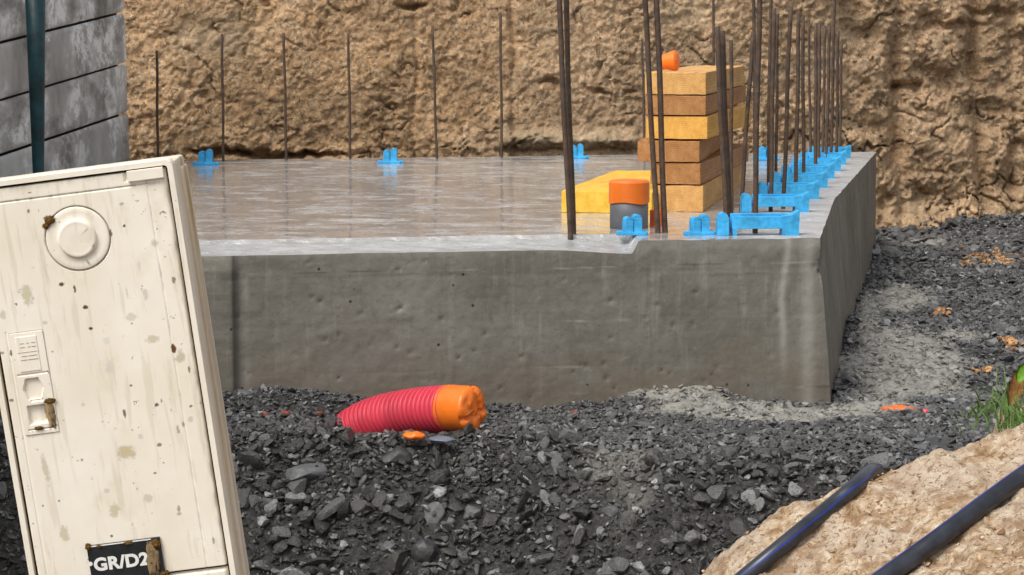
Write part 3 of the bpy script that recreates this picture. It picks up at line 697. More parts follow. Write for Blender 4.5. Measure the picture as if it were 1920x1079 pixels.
# ================================================================== timber stack
def timber(cx, cy, z0, z1, Wd, Ln, ang, mat, label, cat='timber', group='timbers of the stack', bev=.002):
    # cx, cy: near right corner
    bm = bmesh.new(); addbox(bm, -Wd, 0, 0, Ln, 0, z1-z0, bev, 2)
    bmesh.ops.subdivide_edges(bm, edges=[e for e in bm.edges if e.calc_length() > .1], cuts=6, use_grid_fill=True)
    r = random.Random(label)
    for v in bm.verts: v.co += Vector((r.uniform(-1, 1), r.uniform(-1, 1), r.uniform(-1, 1)))*.0009
    o = bmobj('timber', bm, mat, loc=(cx, cy, z0)); o.rotation_euler = (0, 0, ang); return tag(o, label, cat, group)
q6 = PZ(1318, 398, ZT); ANG = -.203
def zpy(py, Y): return P(960, py, Y).z
ybase = q6.y
levels = [  # right px, left px, top py, bottom py, material, extra angle, length, label
    (1318, 1226, 348, 398, 'woodT', 0., 1.25, 'lowest tan timber of the stack with a diagonal grain mark, resting on the slab'),
    (1313, 1220, 306, 347, 'woodB', -.03, 1.2, 'brown timber second from the bottom of the stack'),
    (1311, 1197, 264, 305, 'woodB', .02, 1.3, 'mottled brown timber third from the bottom, sticking out left of the stack'),
    (1326, 1212, 218, 262, 'woodY', -.03, 1.1, 'bright yellow timber in the middle of the stack'),
    (1323, 1212, 179, 217, 'woodB', 0., 1.3, 'brown timber directly under the top one'),
    (1323, 1211, 135, 178.5, 'woodT', .0, 1.25, 'topmost tan timber of the stack, carrying the orange tape cap')]
for (rx, lx, ty, by_, m_, da, ln, lab) in levels:
    q = P(rx, by_, ybase); qt = P(rx, ty, ybase); wd = (rx-lx)/F*ybase/math.cos(ANG)
    timber(q.x, ybase, q.z + (.0008 if by_ < 390 else 0), qt.z-.002, wd, ln, ANG+da, MT[m_], lab)
qy = PZ(1222, 402, ZT); o = timber(qy.x, qy.y, ZT+.0005, P(1146, 361, qy.y).z, (1222-1049)/F*qy.y, 1.0, -.215, MT['woodV'], 'vivid yellow board lying flat on the slab, left of the stack', 'board', None)
# orange cap on the stack
def tape_cap(name, base, axis, r0, r1, L, mat, seed, parent=None, squash=.25, n=28, crumple=1.0):
    axis = Vector(axis).normalized(); a = axis.orthogonal().normalized(); b = axis.cross(a); st = random.Random(seed); rows = 22
    Vl, Fl = [], []
    prof = [(i/11*L*.78, r0+(r1-r0)*i/11) for i in range(12)] + [(L*.78+L*squash*math.sin(j/10*math.pi/2)*.8, r1*math.cos(j/10*math.pi/2)**.6) for j in range(1, 10)] + [(L*.93, r1*.05)]
    for i, (h, r) in enumerate(prof):
        for k in range(n):
            th = 2*math.pi*k/n; nn = float(fbm(math.cos(th)*1.6+seed, math.sin(th)*1.6, h/r0*1.6, 3))
            rr = r*(1+(.03*crumple if i > 9 else .018)*nn)
            hh = h + (r0*.10*crumple*float(fbm(math.cos(th)*r/r0*1.7+seed, math.sin(th)*r/r0*1.7, 4, 4)) - .20*r0*crumple*math.exp(-(((math.cos(th)*.5+math.sin(th)*.86)*r/r0+.22)/.10)**2) - .16*r0*crumple*math.exp(-(((math.cos(th)*.9-math.sin(th)*.4)*r/r0-.3)/.08)**2) if i > 11 else 0)
            Vl.append(axis*hh + (a*math.cos(th)+b*math.sin(th))*rr)
    for i in range(len(prof)-1):
        for k in range(n): Fl.append((i*n+k, i*n+(k+1) % n, (i+1)*n+(k+1) % n, (i+1)*n+k))
    me = bpy.data.meshes.new(name); me.from_pydata(Vl, [], Fl + [tuple(range(len(prof)*n-n, len(prof)*n)), tuple(range(n))[::-1]]); me.update(); me.materials.append(mat)
    me.polygons.foreach_set('use_smooth', [True]*len(me.polygons)); me.set_sharp_from_angle(angle=math.radians(32))
    o = bpy.data.objects.new(name, me); COL.objects.link(o); o.location = base
    if parent: o.parent = parent
    return o
q = P(1240, 126, 6.85); o = tape_cap('orange_cap', q, (1, -.35, .12), .021, .033, .058, MT['tape'], 3)
o.location.z = P(1323, 135, ybase).z + .026
tag(o, 'crumpled orange tape cap lying on the topmost timber', 'cap')
# grey stub
qs = PZ(1181, 431, ZT); rt = empty('pipe_stub', (qs.x, qs.y+.05, ZT)); tag(rt, 'short upright grey pipe stub with an orange taped top, standing in the slab', 'pipe stub')
Ys = qs.y+.05; rr = 37/F*Ys; zj = P(1181, 380, Ys).z-ZT; zt_ = P(1181, 338, Ys).z-ZT
bm = bmesh.new(); addtube(bm, [(0, 0, -.02), (0, 0, zj*.5), (0, 0, zj+.01)], rr*.975, 40); bmobj('pipe', bm, MT['greyp'], rt, True)
bpy.data.objects[-1] if False else None
bm = bmesh.new(); addtube(bm, [(0, 0, zj), (0, 0, zj+.001), (0, 0, zt_-.006), (0, 0, zt_)], [rr*1.0, rr*1.035, rr*1.03, rr*.94], 40)
for v in bm.verts: v.co += Vector((0, 0, .003*math.sin(math.atan2(v.co.y, v.co.x)*3+1) if v.co.z < zj+.005 else 0))
o = bmobj('tape_top', bm, MT['tape'], rt); o.data.polygons.foreach_set('use_smooth', [True]*len(o.data.polygons)); o.data.set_sharp_from_angle(angle=math.radians(35))
q = PZ(1231, 425, ZT); bm = bmesh.new(); rr2 = 12/F*q.y
addtube(bm, [(0, 0, -.01), (0, 0, .03), (0, 0, .044), (0, 0, .047)], [rr2, rr2, rr2, rr2*.9], 20)
o = bmobj('pipe_stub', bm, MT['rag'], loc=(q.x, q.y+.02, ZT)); tag(o, 'small red-orange pipe stub low between the front bars, beside the grey one', 'pipe stub')

# ================================================================== red conduit
Yc0 = 5.30
cpts = [P(588, 900, 5.52), P(612, 858, 5.50), P(648, 818, 5.46), P(700, 788, 5.42), P(770, 772, 5.35), P(846, 765, 5.27)]
def crom(ps, n):
    out = []
    ps = [ps[0]*2-ps[1]] + ps + [ps[-1]*2-ps[-2]]
    for i in range(1, len(ps)-2):
        for k in range(n):
            t = k/n; p0, p1, p2, p3 = ps[i-1:i+3]
            out.append(.5*((2*p1)+(p2-p0)*t+(2*p0-5*p1+4*p2-p3)*t*t+(3*p1-p0-3*p2+p3)*t*t*t))
    out.append(ps[-2]); return out
path = crom(cpts, 90); ss = [0]
for a, b in zip(path, path[1:]): ss.append(ss[-1]+(b-a).length)
pitch = .0150; rad = [.0535 + .0052*max(-.6, min(1, 1.6*math.sin(2*math.pi*s/pitch))) for s in ss]
rt = empty('conduit', cpts[0]); tag(rt, 'red corrugated conduit coming out of the gravel, its mouth sealed with orange tape', 'conduit')
bm = bmesh.new(); addtube(bm, [p-cpts[0] for p in path], rad, 40); o = bmobj('pipe', bm, MT['red'], rt, True)
ax = (path[-1]-path[-9]).normalized(); ax = (ax*.55 + Vector((.62, -.42, -.02)).normalized()*.6).normalized()
o = tape_cap('tape_end', path[-1]-cpts[0]-ax*.014, ax, .0575, .0575, .098, MT['tape'], 8, rt, .20, 44)
q = P(776, 817, 5.13); bm = bmesh.new(); bmesh.ops.create_icosphere(bm, subdivisions=3, radius=1)
for v in bm.verts: v.co = Vector((v.co.x*.028, v.co.y*.02, v.co.z*.010*(1+.6*float(perlin(v.co.x*3, v.co.y*3, v.co.z*3))))) + Vector((0, 0, .004*float(perlin(v.co.x*2, 3, 1))))
o = bmobj('tape_scrap', bm, MT['tape'], smooth=True, loc=q); tag(o, 'scrap of yellow-orange tape under the red conduit', 'scrap')
# rags and red scraps
def scrap(name, px, py, wpx, hpx, mat, label, Y=None, rot=0, seed=1):
    if Y is None:
        for yy in np.arange(4.6, 10, .005):
            q = P(px, py, yy)
            if q.z <= G(q.x, yy)+.006: break
        Y = yy
    q = P(px, py, Y); bm = bmesh.new(); bmesh.ops.create_icosphere(bm, subdivisions=3, radius=1)
    for v in bm.verts:
        nn = 1+.5*float(fbm(v.co.x*2.2+seed, v.co.y*2.2, v.co.z*2.2, 3)); v.co = Vector((v.co.x*wpx/2/F*Y*nn, v.co.y*.02*nn, v.co.z*hpx/2/F*Y*nn))
    bmesh.ops.rotate(bm, cent=(0, 0, 0), matrix=Matrix.Rotation(rot, 3, 'Y'), verts=bm.verts)
    o = bmobj(name, bm, mat, smooth=True, loc=q); return tag(o, label, 'scrap')
scrap('rag', 1686, 768, 62, 14, MT['rag'], 'orange plastic strip lying on the cement spill right of the slab', rot=.05, seed=4)
scrap('rag', 1733, 772, 18, 9, MT['pink'], 'small pink scrap right beside the orange plastic strip', seed=5)
for i, (a, b, c, lab) in enumerate(((598, 775, 14, 'red paint chip nearest the conduit, on the dirt below the slab'), (535, 774, 20, 'red paint chip in the middle of the three below the slab'), (498, 776, 14, 'red paint chip nearest the cabinet, on the dirt below the slab'))):
    o = scrap('chip', a, b, c, 6, MT['brick'], lab, seed=6+i); o['group'] = 'red chips on the dirt'
# tan leaf litter
def litter(name, blobs, label):
    vs, fs = [], []; off = 0
    for (px, py, w_, h_, n) in blobs:
        for yy in np.arange(5, 11, .01):
            q = P(px, py, yy)
            if q.z <= G(q.x, yy): break
        sx = w_/F*yy/2; sy = h_/F*yy*yy/CAMZ/2*.9
        x = q.x + RNG.normal(0, .5, n)*sx; y = q.y + RNG.normal(0, .5, n)*sy
        s = RNG.uniform(.006, .018, n)
        V, Fc = scatter(TS, np.stack([x, y, G(x, y)+.012], -1), s, .6); vs.append(V); fs.append(Fc+off); off += len(V)
    o = fastmesh(name, np.concatenate(vs), np.concatenate(fs), MT['leafb2']); return tag(o, label, 'leaf litter', kind='stuff')
m = M('tan_litter', .8, .2); m.col(m.ramp(m.island(), [(0, (.16, .075, .03)), (.5, (.36, .19, .085)), (1, (.52, .32, .16))])); MT['leafb2'] = m.m
litter('leaf_litter', [(1868, 492, 100, 26, 170), (1820, 500, 50, 14, 30), (1655, 468, 12, 40, 16), (1765, 592, 26, 8, 14), (1895, 650, 36, 18, 40), (1850, 700, 40, 10, 14)], 'orange-brown dry leaf litter scattered on the gravel right of the slab')

# ================================================================== sandy bank in the foreground
YCR = 3.95
cxs, czs = [], []
for (px, py) in ((900, 1500), (1150, 1260), (1240, 1150), (1320, 1079), (1400, 1003), (1480, 962), (1560, 938), (1650, 897), (1750, 850), (1840, 829), (1920, 806), (2100, 760), (2500, 700)):
    q = P(px, py, YCR); cxs.append(q.x); czs.append(q.z)
def bank(x, y):
    x = np.asarray(x, float); y = np.asarray(y, float)
    cz = np.interp(x, cxs, czs)
    front = cz - .10*np.clip(YCR-y, 0, 9) - .05*sst(0, .3, YCR-y)
    back = cz - 1.5*np.clip(y-YCR-.05, 0, 9) - .02*sst(0, .05, y-YCR)
    # a saddle behind the crest on the right carries the grass
    back = np.maximum(back, sst(.94, 1.06, x)*(.20) - 1.2*np.clip(y-4.55, 0, 9) - .9*(1-sst(.94, 1.06, x)))
    return np.where(y < YCR, front, back)
xs = np.concatenate([[-.2], np.arange(.05, 1.7, .005), [2.2, 4]]); ys = np.concatenate([[1.2, 2.0, 2.6], np.arange(2.9, 4.75, .006)])
gx, gy = np.meshgrid(xs, ys); z = bank(gx, gy)
f1, f2, idd = worley(gx*16, gy*16, 3)
z = z + .020*fbm(gx*5, gy*5, 1, 4, gain=.6) + .014*(idd-.5)*sst(0, .15, f2-f1) + .005*fbm(gx*40, gy*40, 2, 4)
z = np.maximum(z, -.55)
struct(fastmesh('sandy_bank', np.stack([gx, gy, z], -1).reshape(-1, 3), gridfaces(len(ys), len(xs)), MT['bank'], smooth=True))
# crumbs on the bank
n = 3000; x = RNG.uniform(.1, 1.25, n); y = RNG.uniform(3.0, 4.03, n); s = np.clip(.0035*np.exp(RNG.normal(0, .45, n)), .0015, .014)
V, Fc = scatter(TS, np.stack([x, y, bank(x, y) + .020*fbm(x*5, y*5, 1, 4, gain=.6)], -1), s, .6)
m = M('bank_crumbs', .85, .2); m.col(m.ramp(m.island(), [(0, (.17, .09, .04)), (.4, (.36, .24, .13)), (.8, (.55, .42, .29)), (1, (.68, .58, .45))])); m.nrm(m.bump(m.noise(150, 4), .5, .003))
tag(fastmesh('soil_crumbs', V, Fc, m.m), 'tan soil crumbs scattered over the sandy bank at the lower right', 'soil crumbs', kind='stuff')
def hit_bank(px, py):
    for yy in np.arange(2.2, 4.0, .003):
        q = P(px, py, yy)
        if q.z <= float(bank(q.x, yy)): return q
    return P(px, py, YCR)
def pipe(name, pix, dia, label, tail=None):
    pts = [hit_bank(*p) + Vector((0, 0, dia*.5+.006)) for p in pix]
    if tail: pts += [Vector(t) for t in tail(pts[-1])]
    path = crom(pts, 14); bm = bmesh.new(); o0 = path[0]
    addtube(bm, [p-o0 for p in path], dia/2, 24)
    rt = empty(name, o0); tag(rt, label, 'pipe', 'black pipes on the sandy bank')
    bmobj('tube', bm, MT['black'], rt, True)
    for ang in ((1.0,) if tail else (-.12,)):                                     # blue stripes running along the tube
        bm = bmesh.new(); prev = None
        for i, p in enumerate(path):
            t = (path[min(i+1, len(path)-1)]-path[max(i-1, 0)]).normalized(); side = t.cross(Vector((0, 0, 1))).normalized(); up = side.cross(t)
            row = []
            for da in (-.10, 0, .10):
                q = (side*math.sin(ang+da)*1 + up*math.cos(ang+da)); row.append(bm.verts.new(p-o0+q*(dia/2+.0004)))
            if prev:
                for k in range(2): bm.faces.new((prev[k], prev[k+1], row[k+1], row[k]))
            prev = row
        bmobj('stripe', bm, MT['stripe'], rt, True)
    return rt
pipe('water_pipe', [(1250, 1230), (1340, 1150), (1424, 1080), (1490, 1025), (1560, 968), (1606, 930)], .030, 'black pipe with blue stripes left on the bank, running into the gravel', lambda e: [e+Vector((.055, .13, .0)), e+Vector((.10, .28, -.08)), e+Vector((.13, .40, -.2))])
pipe('water_pipe', [(1500, 1220), (1600, 1150), (1698, 1079), (1760, 1034), (1850, 966), (1930, 908), (2050, 826)], .0345, 'black pipe with blue stripes at the lower right corner, leaving at the picture edge')

# ------------------------------------------------------------------ grass and leaves behind the bank
gv, gf = [], []
def blade(p, h, lean, az, wd):
    base = len(gv); n = 6
    dx, dy = math.cos(az), math.sin(az)
    for i in range(n+1):
        t = i/n; c = Vector((p[0]+dx*lean*t*t, p[1]+dy*lean*t*t, p[2]+h*(t-.25*t*t*abs(lean)/max(h, .01))))
        w_ = wd*(1-t)**.7*.5+.0002; s_ = Vector((-dy, dx, 0))*w_ if abs(dy) > .7 else Vector((1, 0, 0))*w_
        gv.extend([c-s_, c+s_])
    for i in range(n): gf.append((base+2*i, base+2*i+1, base+2*i+3, base+2*i+2))
for i in range(125):
    x = random.gauss(1.03, .035); y = random.uniform(4.12, 4.5)
    if x < .93: y = max(y, 4.25)
    blade((x, y, .19), random.uniform(.03, .115)*(1 if x > .99 else .6), random.uniform(.01, .09), random.uniform(0, 6.28), random.uniform(.003, .006))
me = bpy.data.meshes.new('grass'); me.from_pydata(gv, [], gf); me.update(); me.materials.append(MT['grass'])
o = bpy.data.objects.new('grass', me); COL.objects.link(o); tag(o, 'green grass tuft growing behind the sandy bank at the right edge', 'grass', kind='stuff')
def leaf(px, py, Y, wd, ln, rx, ry, rz, mat, label):
    bm = bmesh.new(); N = 14; rows = []
    for i in range(N+1):
        t = i/N; hw = wd*math.sin(math.pi*min(1, t*.97+.02))**.75*(1+.12*math.sin(t*25))/2
        rows.append([bm.verts.new((hw*k, ln*(t-.5), .05*wd*k*k*2.2 + .10*ln*math.sin(t*3))) for k in (-1, -.5, 0, .5, 1)])
    for a, b in zip(rows, rows[1:]):
        for k in range(4): bm.faces.new((a[k], a[k+1], b[k+1], b[k]))
    r = bmesh.ops.solidify(bm, geom=bm.faces[:], thickness=.0008)
    o = bmobj('leaf', bm, mat, smooth=True, loc=P(px, py, Y)); o.rotation_euler = (rx, ry, rz); return tag(o, label, 'leaf', 'leaves at the right edge')
leaf(1900, 728, 4.4, .038, .075, 1.35, .35, .25, MT['leafb'], 'large curled brown dead leaf leaning above the grass tuft')
leaf(1919, 700, 4.35, .03, .05, 1.0, .5, -.4, MT['leafg'], 'bright green leaf cut by the right picture edge, over the brown leaf')
leaf(1916, 772, 4.35, .02, .055, .5, .3, 1.2, MT['leafb'], 'small brown dead leaf low in the grass at the right picture edge')

# ================================================================== meter cabinet
CY = 3.75
roll = math.radians(7.3); lean = math.radians(2.6)
Mroll = Matrix.Rotation(-roll, 3, 'Y'); Mlean = Matrix.Rotation(lean, 3, 'X')
Rm = Mroll @ Mlean                                            # local x right, y into the scene, z up
O3 = P(322, 297, CY)
Uv, Nv, Vv_ = Rm @ Vector((1, 0, 0)), Rm @ Vector((0, 1, 0)), Rm @ Vector((0, 0, 1))
def cuv(px, py):
    d = ray(px, py); tt = (O3-Vector((0, 0, CAMZ))).dot(Nv)/d.dot(Nv); q = Vector((0, 0, CAMZ))+d*tt-O3; return q.dot(Uv), q.dot(Vv_)
rt = empty('meter_cabinet', O3); rt.rotation_euler = Rm.to_euler(); tag(rt, 'tilted dirty cream plastic meter cabinet with a black GR/D2 plate', 'cabinet')
uL = cuv(-20, 650)[0]; W = -uL; H = 1.16; RIM = .0105
print('cabinet width', W)
def roundrect(x0, x1, z0, z1, r, n=6):
    out = []
    for cx, cz, a0 in ((x1-r, z1-r, 0), (x0+r, z1-r, 90), (x0+r, z0+r, 180), (x1-r, z0+r, 270)):
        for i in range(n+1):
            a = math.radians(a0+90*i/n); out.append((cx+r*math.cos(a), cz+r*math.sin(a)))
    return out
# rim (front frame): ring extruded 26 mm back
bm = bmesh.new(); oo = roundrect(-W, 0, -H, 0, .014); ii = roundrect(-W+RIM, -RIM, -H+RIM, -RIM, .006)
rows = [[bm.verts.new((x, y, z)) for x, z in pts] for pts, y in ((oo, .030), (oo, .003), ([(x*(1-.004)-.0008, z*(1-.001)-.0015) for x, z in oo], 0), (ii, 0), (ii, .016))]
for a, b in zip(rows, rows[1:]):
    for k in range(len(a)): bm.faces.new((a[k], a[(k+1) % len(a)], b[(k+1) % len(a)], b[k]))
bmesh.ops.recalc_face_normals(bm, faces=bm.faces[:]); bmobj('rim', bm, MT['cab'], rt)
# body behind it
bm = bmesh.new(); b_ = .013; addbox(bm, -W+b_, -b_, .028, .215, -H+b_, -b_, .006, 2)
addbox(bm, -W+.002, -b_+.006, .150, .205, -H+.02, -.030, .004, 2); bmobj('body', bm, MT['cabside'], rt)
bm = bmesh.new(); addbox(bm, -W+RIM-.001, -RIM+.001, .017, .027, -H+RIM, -RIM+.001); bmobj('backing', bm, MT['dark'], rt)
# dirt painted where the mud is (colour of the dirt itself)
blot = [(50, 555, 12, 20, (.56, .49, .31), .9), (235, 850, 20, 13, (.56, .46, .27), .95), (215, 958, 11, 16, (.58, .49, .30), .9), (120, 1002, 10, 16, (.55, .46, .28), .8), (85, 882, 6, 32, (.50, .40, .22), .7),
    (278, 935, 9, 9, (.60, .52, .36), .8), (285, 637, 12, 8, (.58, .50, .33), .85), (338, 670, 11, 12, (.52, .44, .28), .85), (245, 595, 10, 9, (.62, .54, .38), .7), (205, 690, 9, 14, (.6, .54, .42), .5), (290, 458, 7, 8, (.5, .42, .25), .7),
    (200, 640, 7, 8, (.6, .54, .4), .4), (5, 592, 6, 9, (.55, .46, .28), .7), (83, 607, 5, 4, (.4, .35, .25), .6), (155, 760, 4, 4, (.5, .44, .33), .6), (262, 820, 5, 6, (.52, .46, .35), .6), (200, 922, 6, 6, (.56, .5, .37), .7), (357, 787, 6, 6, (.55, .46, .3), .7),
    (115, 534, 6.5, 4.5, (.10, .075, .045), 1), (139, 542, 2.6, 8, (.10, .06, .02), 1), (159, 577, 5.5, 4, (.11, .07, .02), 1), (170, 617, 4, 3, (.08, .06, .03), 1), (325, 655, 4.5, 10, (.12, .055, .015), 1), (325, 526, 4, 6, (.2, .14, .07), .9), (232, 425, 3, 3, (.08, .05, .03), 1),
    (160, 432, 4.5, 2.5, (.14, .08, .03), .95), (161, 458, 2, 6, (.15, .09, .04), .9), (165, 493, 2.2, 6, (.12, .07, .03), .95), (207, 438, 3, 7, (.16, .09, .03), .95), (233, 777, 3, 9, (.17, .11, .04), .95), (294, 760, 4, 4, (.09, .07, .04), .95), (302, 752, 2, 5, (.15, .1, .05), .8), (245, 724, 3, 3, (.08, .06, .04), .95),
    (298, 836, 5, 3.5, (.17, .13, .08), .9), (53, 397, 3, 4, (.2, .13, .06), .9), (227, 383, 4, 3, (.3, .25, .18), .8), (55, 362, 4, 2, (.18, .12, .05), .9), (93, 413, 13, 10, (.17, .10, .02), 1), (85, 425, 6, 6, (.15, .08, .02), 1), (333, 805, 3, 10, (.2, .12, .05), .7),
    (354, 693, 2.5, 7, (.16, .1, .05), .9), (357, 763, 3.5, 3, (.15, .1, .05), .9), (343, 797, 2.5, 6, (.2, .14, .07), .8), (400, 1015, 3, 9, (.22, .16, .08), .8), (335, 955, 4, 6, (.25, .2, .12), .8), (335, 965, 6, 3, (.25, .2, .12), .7), (209, 1007, 3, 3, (.1, .07, .04), .95), (20, 663, 3, 6, (.12, .09, .05), .9), (20, 752, 5, 3.5, (.17, .13, .07), .9), (3, 663, 4, 3, (.2, .15, .1), .8),
    (271, 552, 5, 12, (.5, .44, .32), .6), (237, 548, 2, 14, (.45, .38, .26), .5), (260, 500, 3, 14, (.5, .42, .3), .4), (80, 950, 2.5, 3, (.1, .07, .04), .9), (110, 941, 2.5, 2.5, (.12, .09, .05), .9), (153, 864, 2.5, 3, (.12, .09, .05), .8), (290, 888, 3.5, 2, (.14, .1, .06), .9), (310, 400, 2.5, 2.5, (.2, .15, .1), .8), (178, 1075, 4, 3, (.2, .14, .07), .8)]
SC = CY/F
def dirt_of(u, v):
    D = np.ones(u.shape+(3,))*.5; A_ = np.zeros(u.shape)
    nn = fbm(u*90, 3., v*90, 3); n2 = fbm(u*250, 3., v*250, 2)
    for (px, py, rx, ry, c, al) in blot:
        cu, cv = cuv(px, py); r_ = np.sqrt(((u-cu)/(rx*SC))**2 + ((v-cv)/(ry*SC))**2) + .45*nn + .25*n2
        a = (al*sst(1.2, .6, r_) if c[0] > .35 else al*sst(1.12, .80, r_)); D = D*(1-a[..., None]) + np.array(c)*a[..., None]; A_ = np.maximum(A_, a)
    # brown staining round the lock
    cu, cv = cuv(92, 780); r_ = np.sqrt(((u-cu-(v-cv)*-.13)/(10*SC))**2 + ((v-cv)/(36*SC))**2) + .5*nn; a = .9*sst(1.1, .6, r_)
    D = D*(1-a[..., None]) + np.array((.30, .17, .04))*a[..., None]; A_ = np.maximum(A_, a)
    g = np.clip(.9*fbm(u*60, 2., v*22, 4)+.15, 0, 1)
    for dd, wd in ((np.abs(v-plane_top), .0035), (np.abs(u-(-RIM-.006)), .006), (np.abs(v+RIM), .010), (np.abs(u+W-RIM), .004), (np.abs(u-ix1), .0018)):
        a = np.clip(g*1.1*np.exp(-(dd/wd)**2), 0, .9); D = D*(1-a[..., None]) + np.array((.33, .23, .11))*a[..., None]; A_ = np.maximum(A_, a)
    # faint washed runs
    a = .35*sst(.25, .6, fbm(u*70, 7., v*6, 4)); A2 = np.maximum(A_, a); D = np.where((a > A_)[..., None], np.array((.56, .49, .36)), D); A_ = A2
    return D, A_
def relief(name, x0, x1, z0, z1, y0, fn, mat, parent, res=.0013):
    nx = int((x1-x0)/res)+1; nz = int((z1-z0)/res)+1
    gu, gv_ = np.meshgrid(np.linspace(x0, x1, nx), np.linspace(z0, z1, nz))
    h = fn(gu, gv_); D, A_ = dirt_of(gu, gv_)
    # turned-back edge all round
    eb = np.zeros_like(gu); eb[0] = eb[-1] = 1; eb[:, 0] = eb[:, -1] = 1
    V = np.stack([gu, y0 - h + eb*.010, gv_], -1)
    return fastmesh(name, V.reshape(-1, 3), gridfaces(nz, nx), mat, parent, True, {'dirt': D.reshape(-1, 3), 'dirt_amount': A_.ravel()})
# door
GAP = .0045
dx0, dx1 = -W+RIM+GAP, -RIM-GAP; dz1 = -RIM-GAP; dz0 = cuv(350, 1071)[1]
cc = cuv(145, 448); cr_ = 62*SC
mu = [cuv(*p) for p in ((19, 626), (84, 619), (107, 811), (44, 819))]
lx0 = (mu[0][0]+mu[3][0])/2; lx1 = (mu[1][0]+mu[2][0])/2; lz1 = (mu[0][1]+mu[1][1])/2; lz0 = (mu[2][1]+mu[3][1])/2
plane_top = cuv(150, 362)[1]; ix1 = cuv(318, 620)[0]; ix0 = cuv(33, 760)[0]
def groove(d, w_, dep): return dep*np.exp(-(d/w_)**2)
def door_h(u, v):
    h = .0004*fbm(u*12, 0, v*12, 2)
    r_ = np.sqrt((u-cc[0])**2 + (v-cc[1])**2)
    h = h - .0060*sst(cr_*1.015, cr_*.99, r_)
    inside = (u < ix1) & (v < plane_top)
    h = h - groove(v-plane_top, .0010, .0035)*(u < ix1+.002) - groove(u-ix1, .0009, .0016)*(v < plane_top) - groove(u-ix0, .0009, .0016)*(v < cuv(40, 620)[1])
    h = h - .002*sst(.004, 0, (dx1-u)) - .002*sst(.004, 0, (u-dx0))
    h = h - .011*((u > lx0+.001) & (u < lx1-.001) & (v > lz0+.001) & (v < lz1-.001))
    # latch slit
    su, sv = cuv(234, 331); h = h - .006*((np.abs(u-su) < .0030) & (np.abs(v-sv) < .0105))
    return h
door = relief('door', dx0, dx1, dz0, dz1, .0035, door_h, MT['cab'], rt)
# lower panel under the door
relief('lower_panel', dx0, dx1, -H+RIM+GAP, dz0-.004, .0045, lambda u, v: .0003*fbm(u*12, 0, v*12, 2), MT['cab'], rt, .004)
# latch tab at the top right
a = cuv(238, 340); b = cuv(309, 318)
bm = bmesh.new(); addbox(bm, a[0]+.002, b[0]-.003, -.0035, .004, a[1]-.002, a[1]+.0175, .0015, 2); bmobj('latch', bm, MT['cab'], rt)
# round cap: disc with raised boss
def cap_mesh():
    prof = [(0, -.0035), (25, -.0040), (30, -.0038), (33.5, -.0045), (35, -.0032), (36.5, .0008), (39, .0020), (50, .0012), (58, .0009), (59.5, .0016), (60.3, .0050)]
    n = 72; Vl = []; 
    for r_, y in prof:
        for k in range(n):
            th = 2*math.pi*k/n; Vl.append((cc[0]+r_*SC*math.cos(th), y+.0005, cc[1]+r_*SC*math.sin(th)))
    Fl = [(i*n+k, i*n+(k+1) % n, (i+1)*n+(k+1) % n, (i+1)*n+k) for i in range(len(prof)-1) for k in range(n)]
    V = np.array(Vl); D, A_ = dirt_of(V[:, 0], V[:, 2])
    o = fastmesh('round_cap', V, Fl, MT['cab'], rt, True, {'dirt': D, 'dirt_amount': A_})
    return o
cap_mesh()
# lock plate
hexc = cuv(62, 730); sqc = cuv(70, 778)
def lock_h(u, v):
    h = np.zeros_like(u); du, dv = (u-hexc[0])/SC, (v-hexc[1])/SC
    hexd = np.maximum(np.abs(dv)/20, (np.abs(du)+np.abs(dv)*.35)/19)
    h -= .006*sst(1.06, .96, hexd)
    du, dv = (u-sqc[0])/SC, (v-sqc[1])/SC; sq = np.maximum(np.abs(du)/17, np.abs(dv)/18); h -= .008*sst(1.05, .95, sq)
    d3 = cuv(60, 702)[1]; h -= .0035*np.exp(-((v-d3)/.0012)**2)*(np.abs(u-(lx0+lx1)/2) < .027)
    d4 = cuv(70, 806)[1]; h -= .004*np.exp(-((v-d4)/.0010)**2)*(np.abs(u-(lx0+lx1)/2) < .024)
    d5 = cuv(62, 752)[1]; h -= .003*np.exp(-((v-d5)/.0018)**2)*(np.abs(u-(lx0+lx1)/2) < .011)
    return h
relief('lock_plate', lx0, lx1, lz0, lz1, .0016, lock_h, MT['cab'], rt, .0008)
la = cuv(26, 634); lb = cuv(79, 694)
bm = bmesh.new(); addbox(bm, la[0]+.001, lb[0]-.001, .0002, .0030, lb[1], la[1], .0008, 1); lp = bmobj('label_plate', bm, MT['cab'], rt)
bm = bmesh.new()
w2 = lb[0]-la[0]; zc = (la[1]+lb[1])/2
addbox(bm, la[0]+.002, lb[0]-.002, -.0003, .0002, zc+.003, zc+.0038)
for zz, segs in ((zc+.019, ((.22, .38), (.5, .62), (.72, .9))), (zc+.012, ((.22, .4), (.55, .65), (.7, .9))), (zc-.004, ((.2, .45), (.5, .9))), (zc-.011, ((.15, .4), (.45, .92)))):
    for s0, s1 in segs: addbox(bm, la[0]+w2*s0, la[0]+w2*s1, -.0003, .0002, zz, zz+.0012)
bmobj('printed_lines', bm, MT['print'], lp)
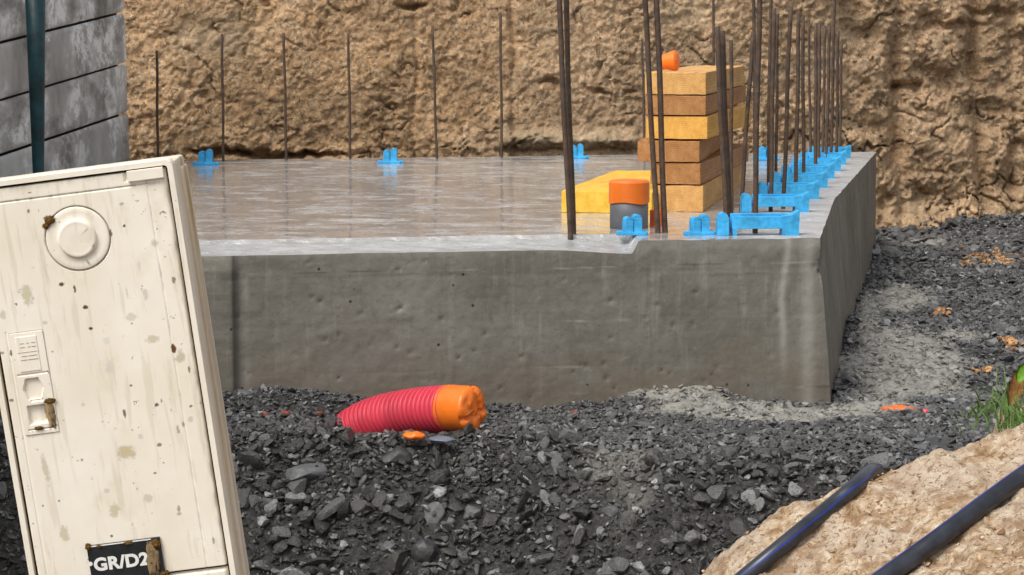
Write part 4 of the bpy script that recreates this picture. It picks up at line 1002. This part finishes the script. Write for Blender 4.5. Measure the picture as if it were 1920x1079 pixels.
# mud and moss lumps on the cabinet
def lump(px, py, rx, ry, th, mat, name, seed, parent=rt, y=0.):
    u, v = cuv(px, py); bm = bmesh.new(); bmesh.ops.create_icosphere(bm, subdivisions=4, radius=1)
    for q in bm.verts:
        nn = 1+.55*float(fbm(q.co.x*2.4+seed, q.co.y*2.4, q.co.z*2.4, 3)); q.co = Vector((q.co.x*rx*SC*nn, q.co.y*th*nn, q.co.z*ry*SC*nn))
    return bmobj(name, bm, mat, parent, True, (u, y, v))
lump(93, 414, 9, 6, .003, MT['moss'], 'moss', 2)
lump(86, 424, 5, 5, .003, MT['moss'], 'moss', 3)
lump(98, 778, 5, 22, .0025, MT['mud'], 'dried_mud', 5)
lump(94, 752, 10, 5, .0025, MT['moss'], 'moss', 6)
lump(73, 803, 8, 3.5, .0025, MT['moss'], 'moss', 7)
# number plate
p0 = cuv(162, 1024); p1 = cuv(300, 1012); plz0 = p0[1]-.085
bm = bmesh.new(); addbox(bm, p0[0], p1[0], -.0022, .0034, plz0, p0[1], .0012, 2); npl = bmobj('number_plate', bm, MT['plate'], rt)
bm = bmesh.new(); addbox(bm, p0[0]+.008, p1[0]-.016, -.0028, -.0018, p0[1]-.0028, p0[1]-.0008); bmobj('border', bm, MT['white'], npl)
def text(s, px, py, hpx, off, parent, name='lettering', xs=1.):
    cu = bpy.data.curves.new('tmp', 'FONT'); cu.body = s; cu.size = hpx*SC/.70; cu.offset = off; cu.extrude = .0003; cu.resolution_u = 6; cu.space_character = 1.04
    ob = bpy.data.objects.new('tmp', cu); COL.objects.link(ob); dg = bpy.context.evaluated_depsgraph_get(); dg.update()
    me = bpy.data.meshes.new_from_object(ob.evaluated_get(dg)); bpy.data.objects.remove(ob); me.name = name; me.materials.clear(); me.materials.append(MT['white'])
    u, v = cuv(px, py); o = bpy.data.objects.new(name, me); COL.objects.link(o); o.parent = parent; o.location = (u, -.0027, v); o.rotation_euler = (math.pi/2, 0, 0); o.scale = (xs, 1, 1); return o
text('GR/D2', 178, 1070, 24, .0013, npl, xs=1.06)
bm = bmesh.new(); u, v = cuv(170, 1057); addtube(bm, [(u, -.0030, v), (u, -.0015, v)], .0040, 16); bmobj('rivet', bm, MT['white'], npl)
lump(287, 1050, 11, 34, .003, MT['mud'], 'dried_mud', 11, rt, -.003)
lump(292, 1020, 9, 9, .004, MT['moss'], 'moss', 12, rt, -.002)
lump(241, 1018, 8, 4, .003, MT['moss'], 'moss', 13, rt, -.002)
lump(166, 1025, 6, 6, .003, MT['moss'], 'moss', 14, rt, -.002)
lump(186, 1024, 5, 3, .003, MT['moss'], 'moss', 15, rt, -.002)
lump(308, 1076, 9, 6, .003, MT['moss'], 'moss', 16, rt, -.001)
print('verts total', sum(len(m.vertices) for m in bpy.data.meshes))
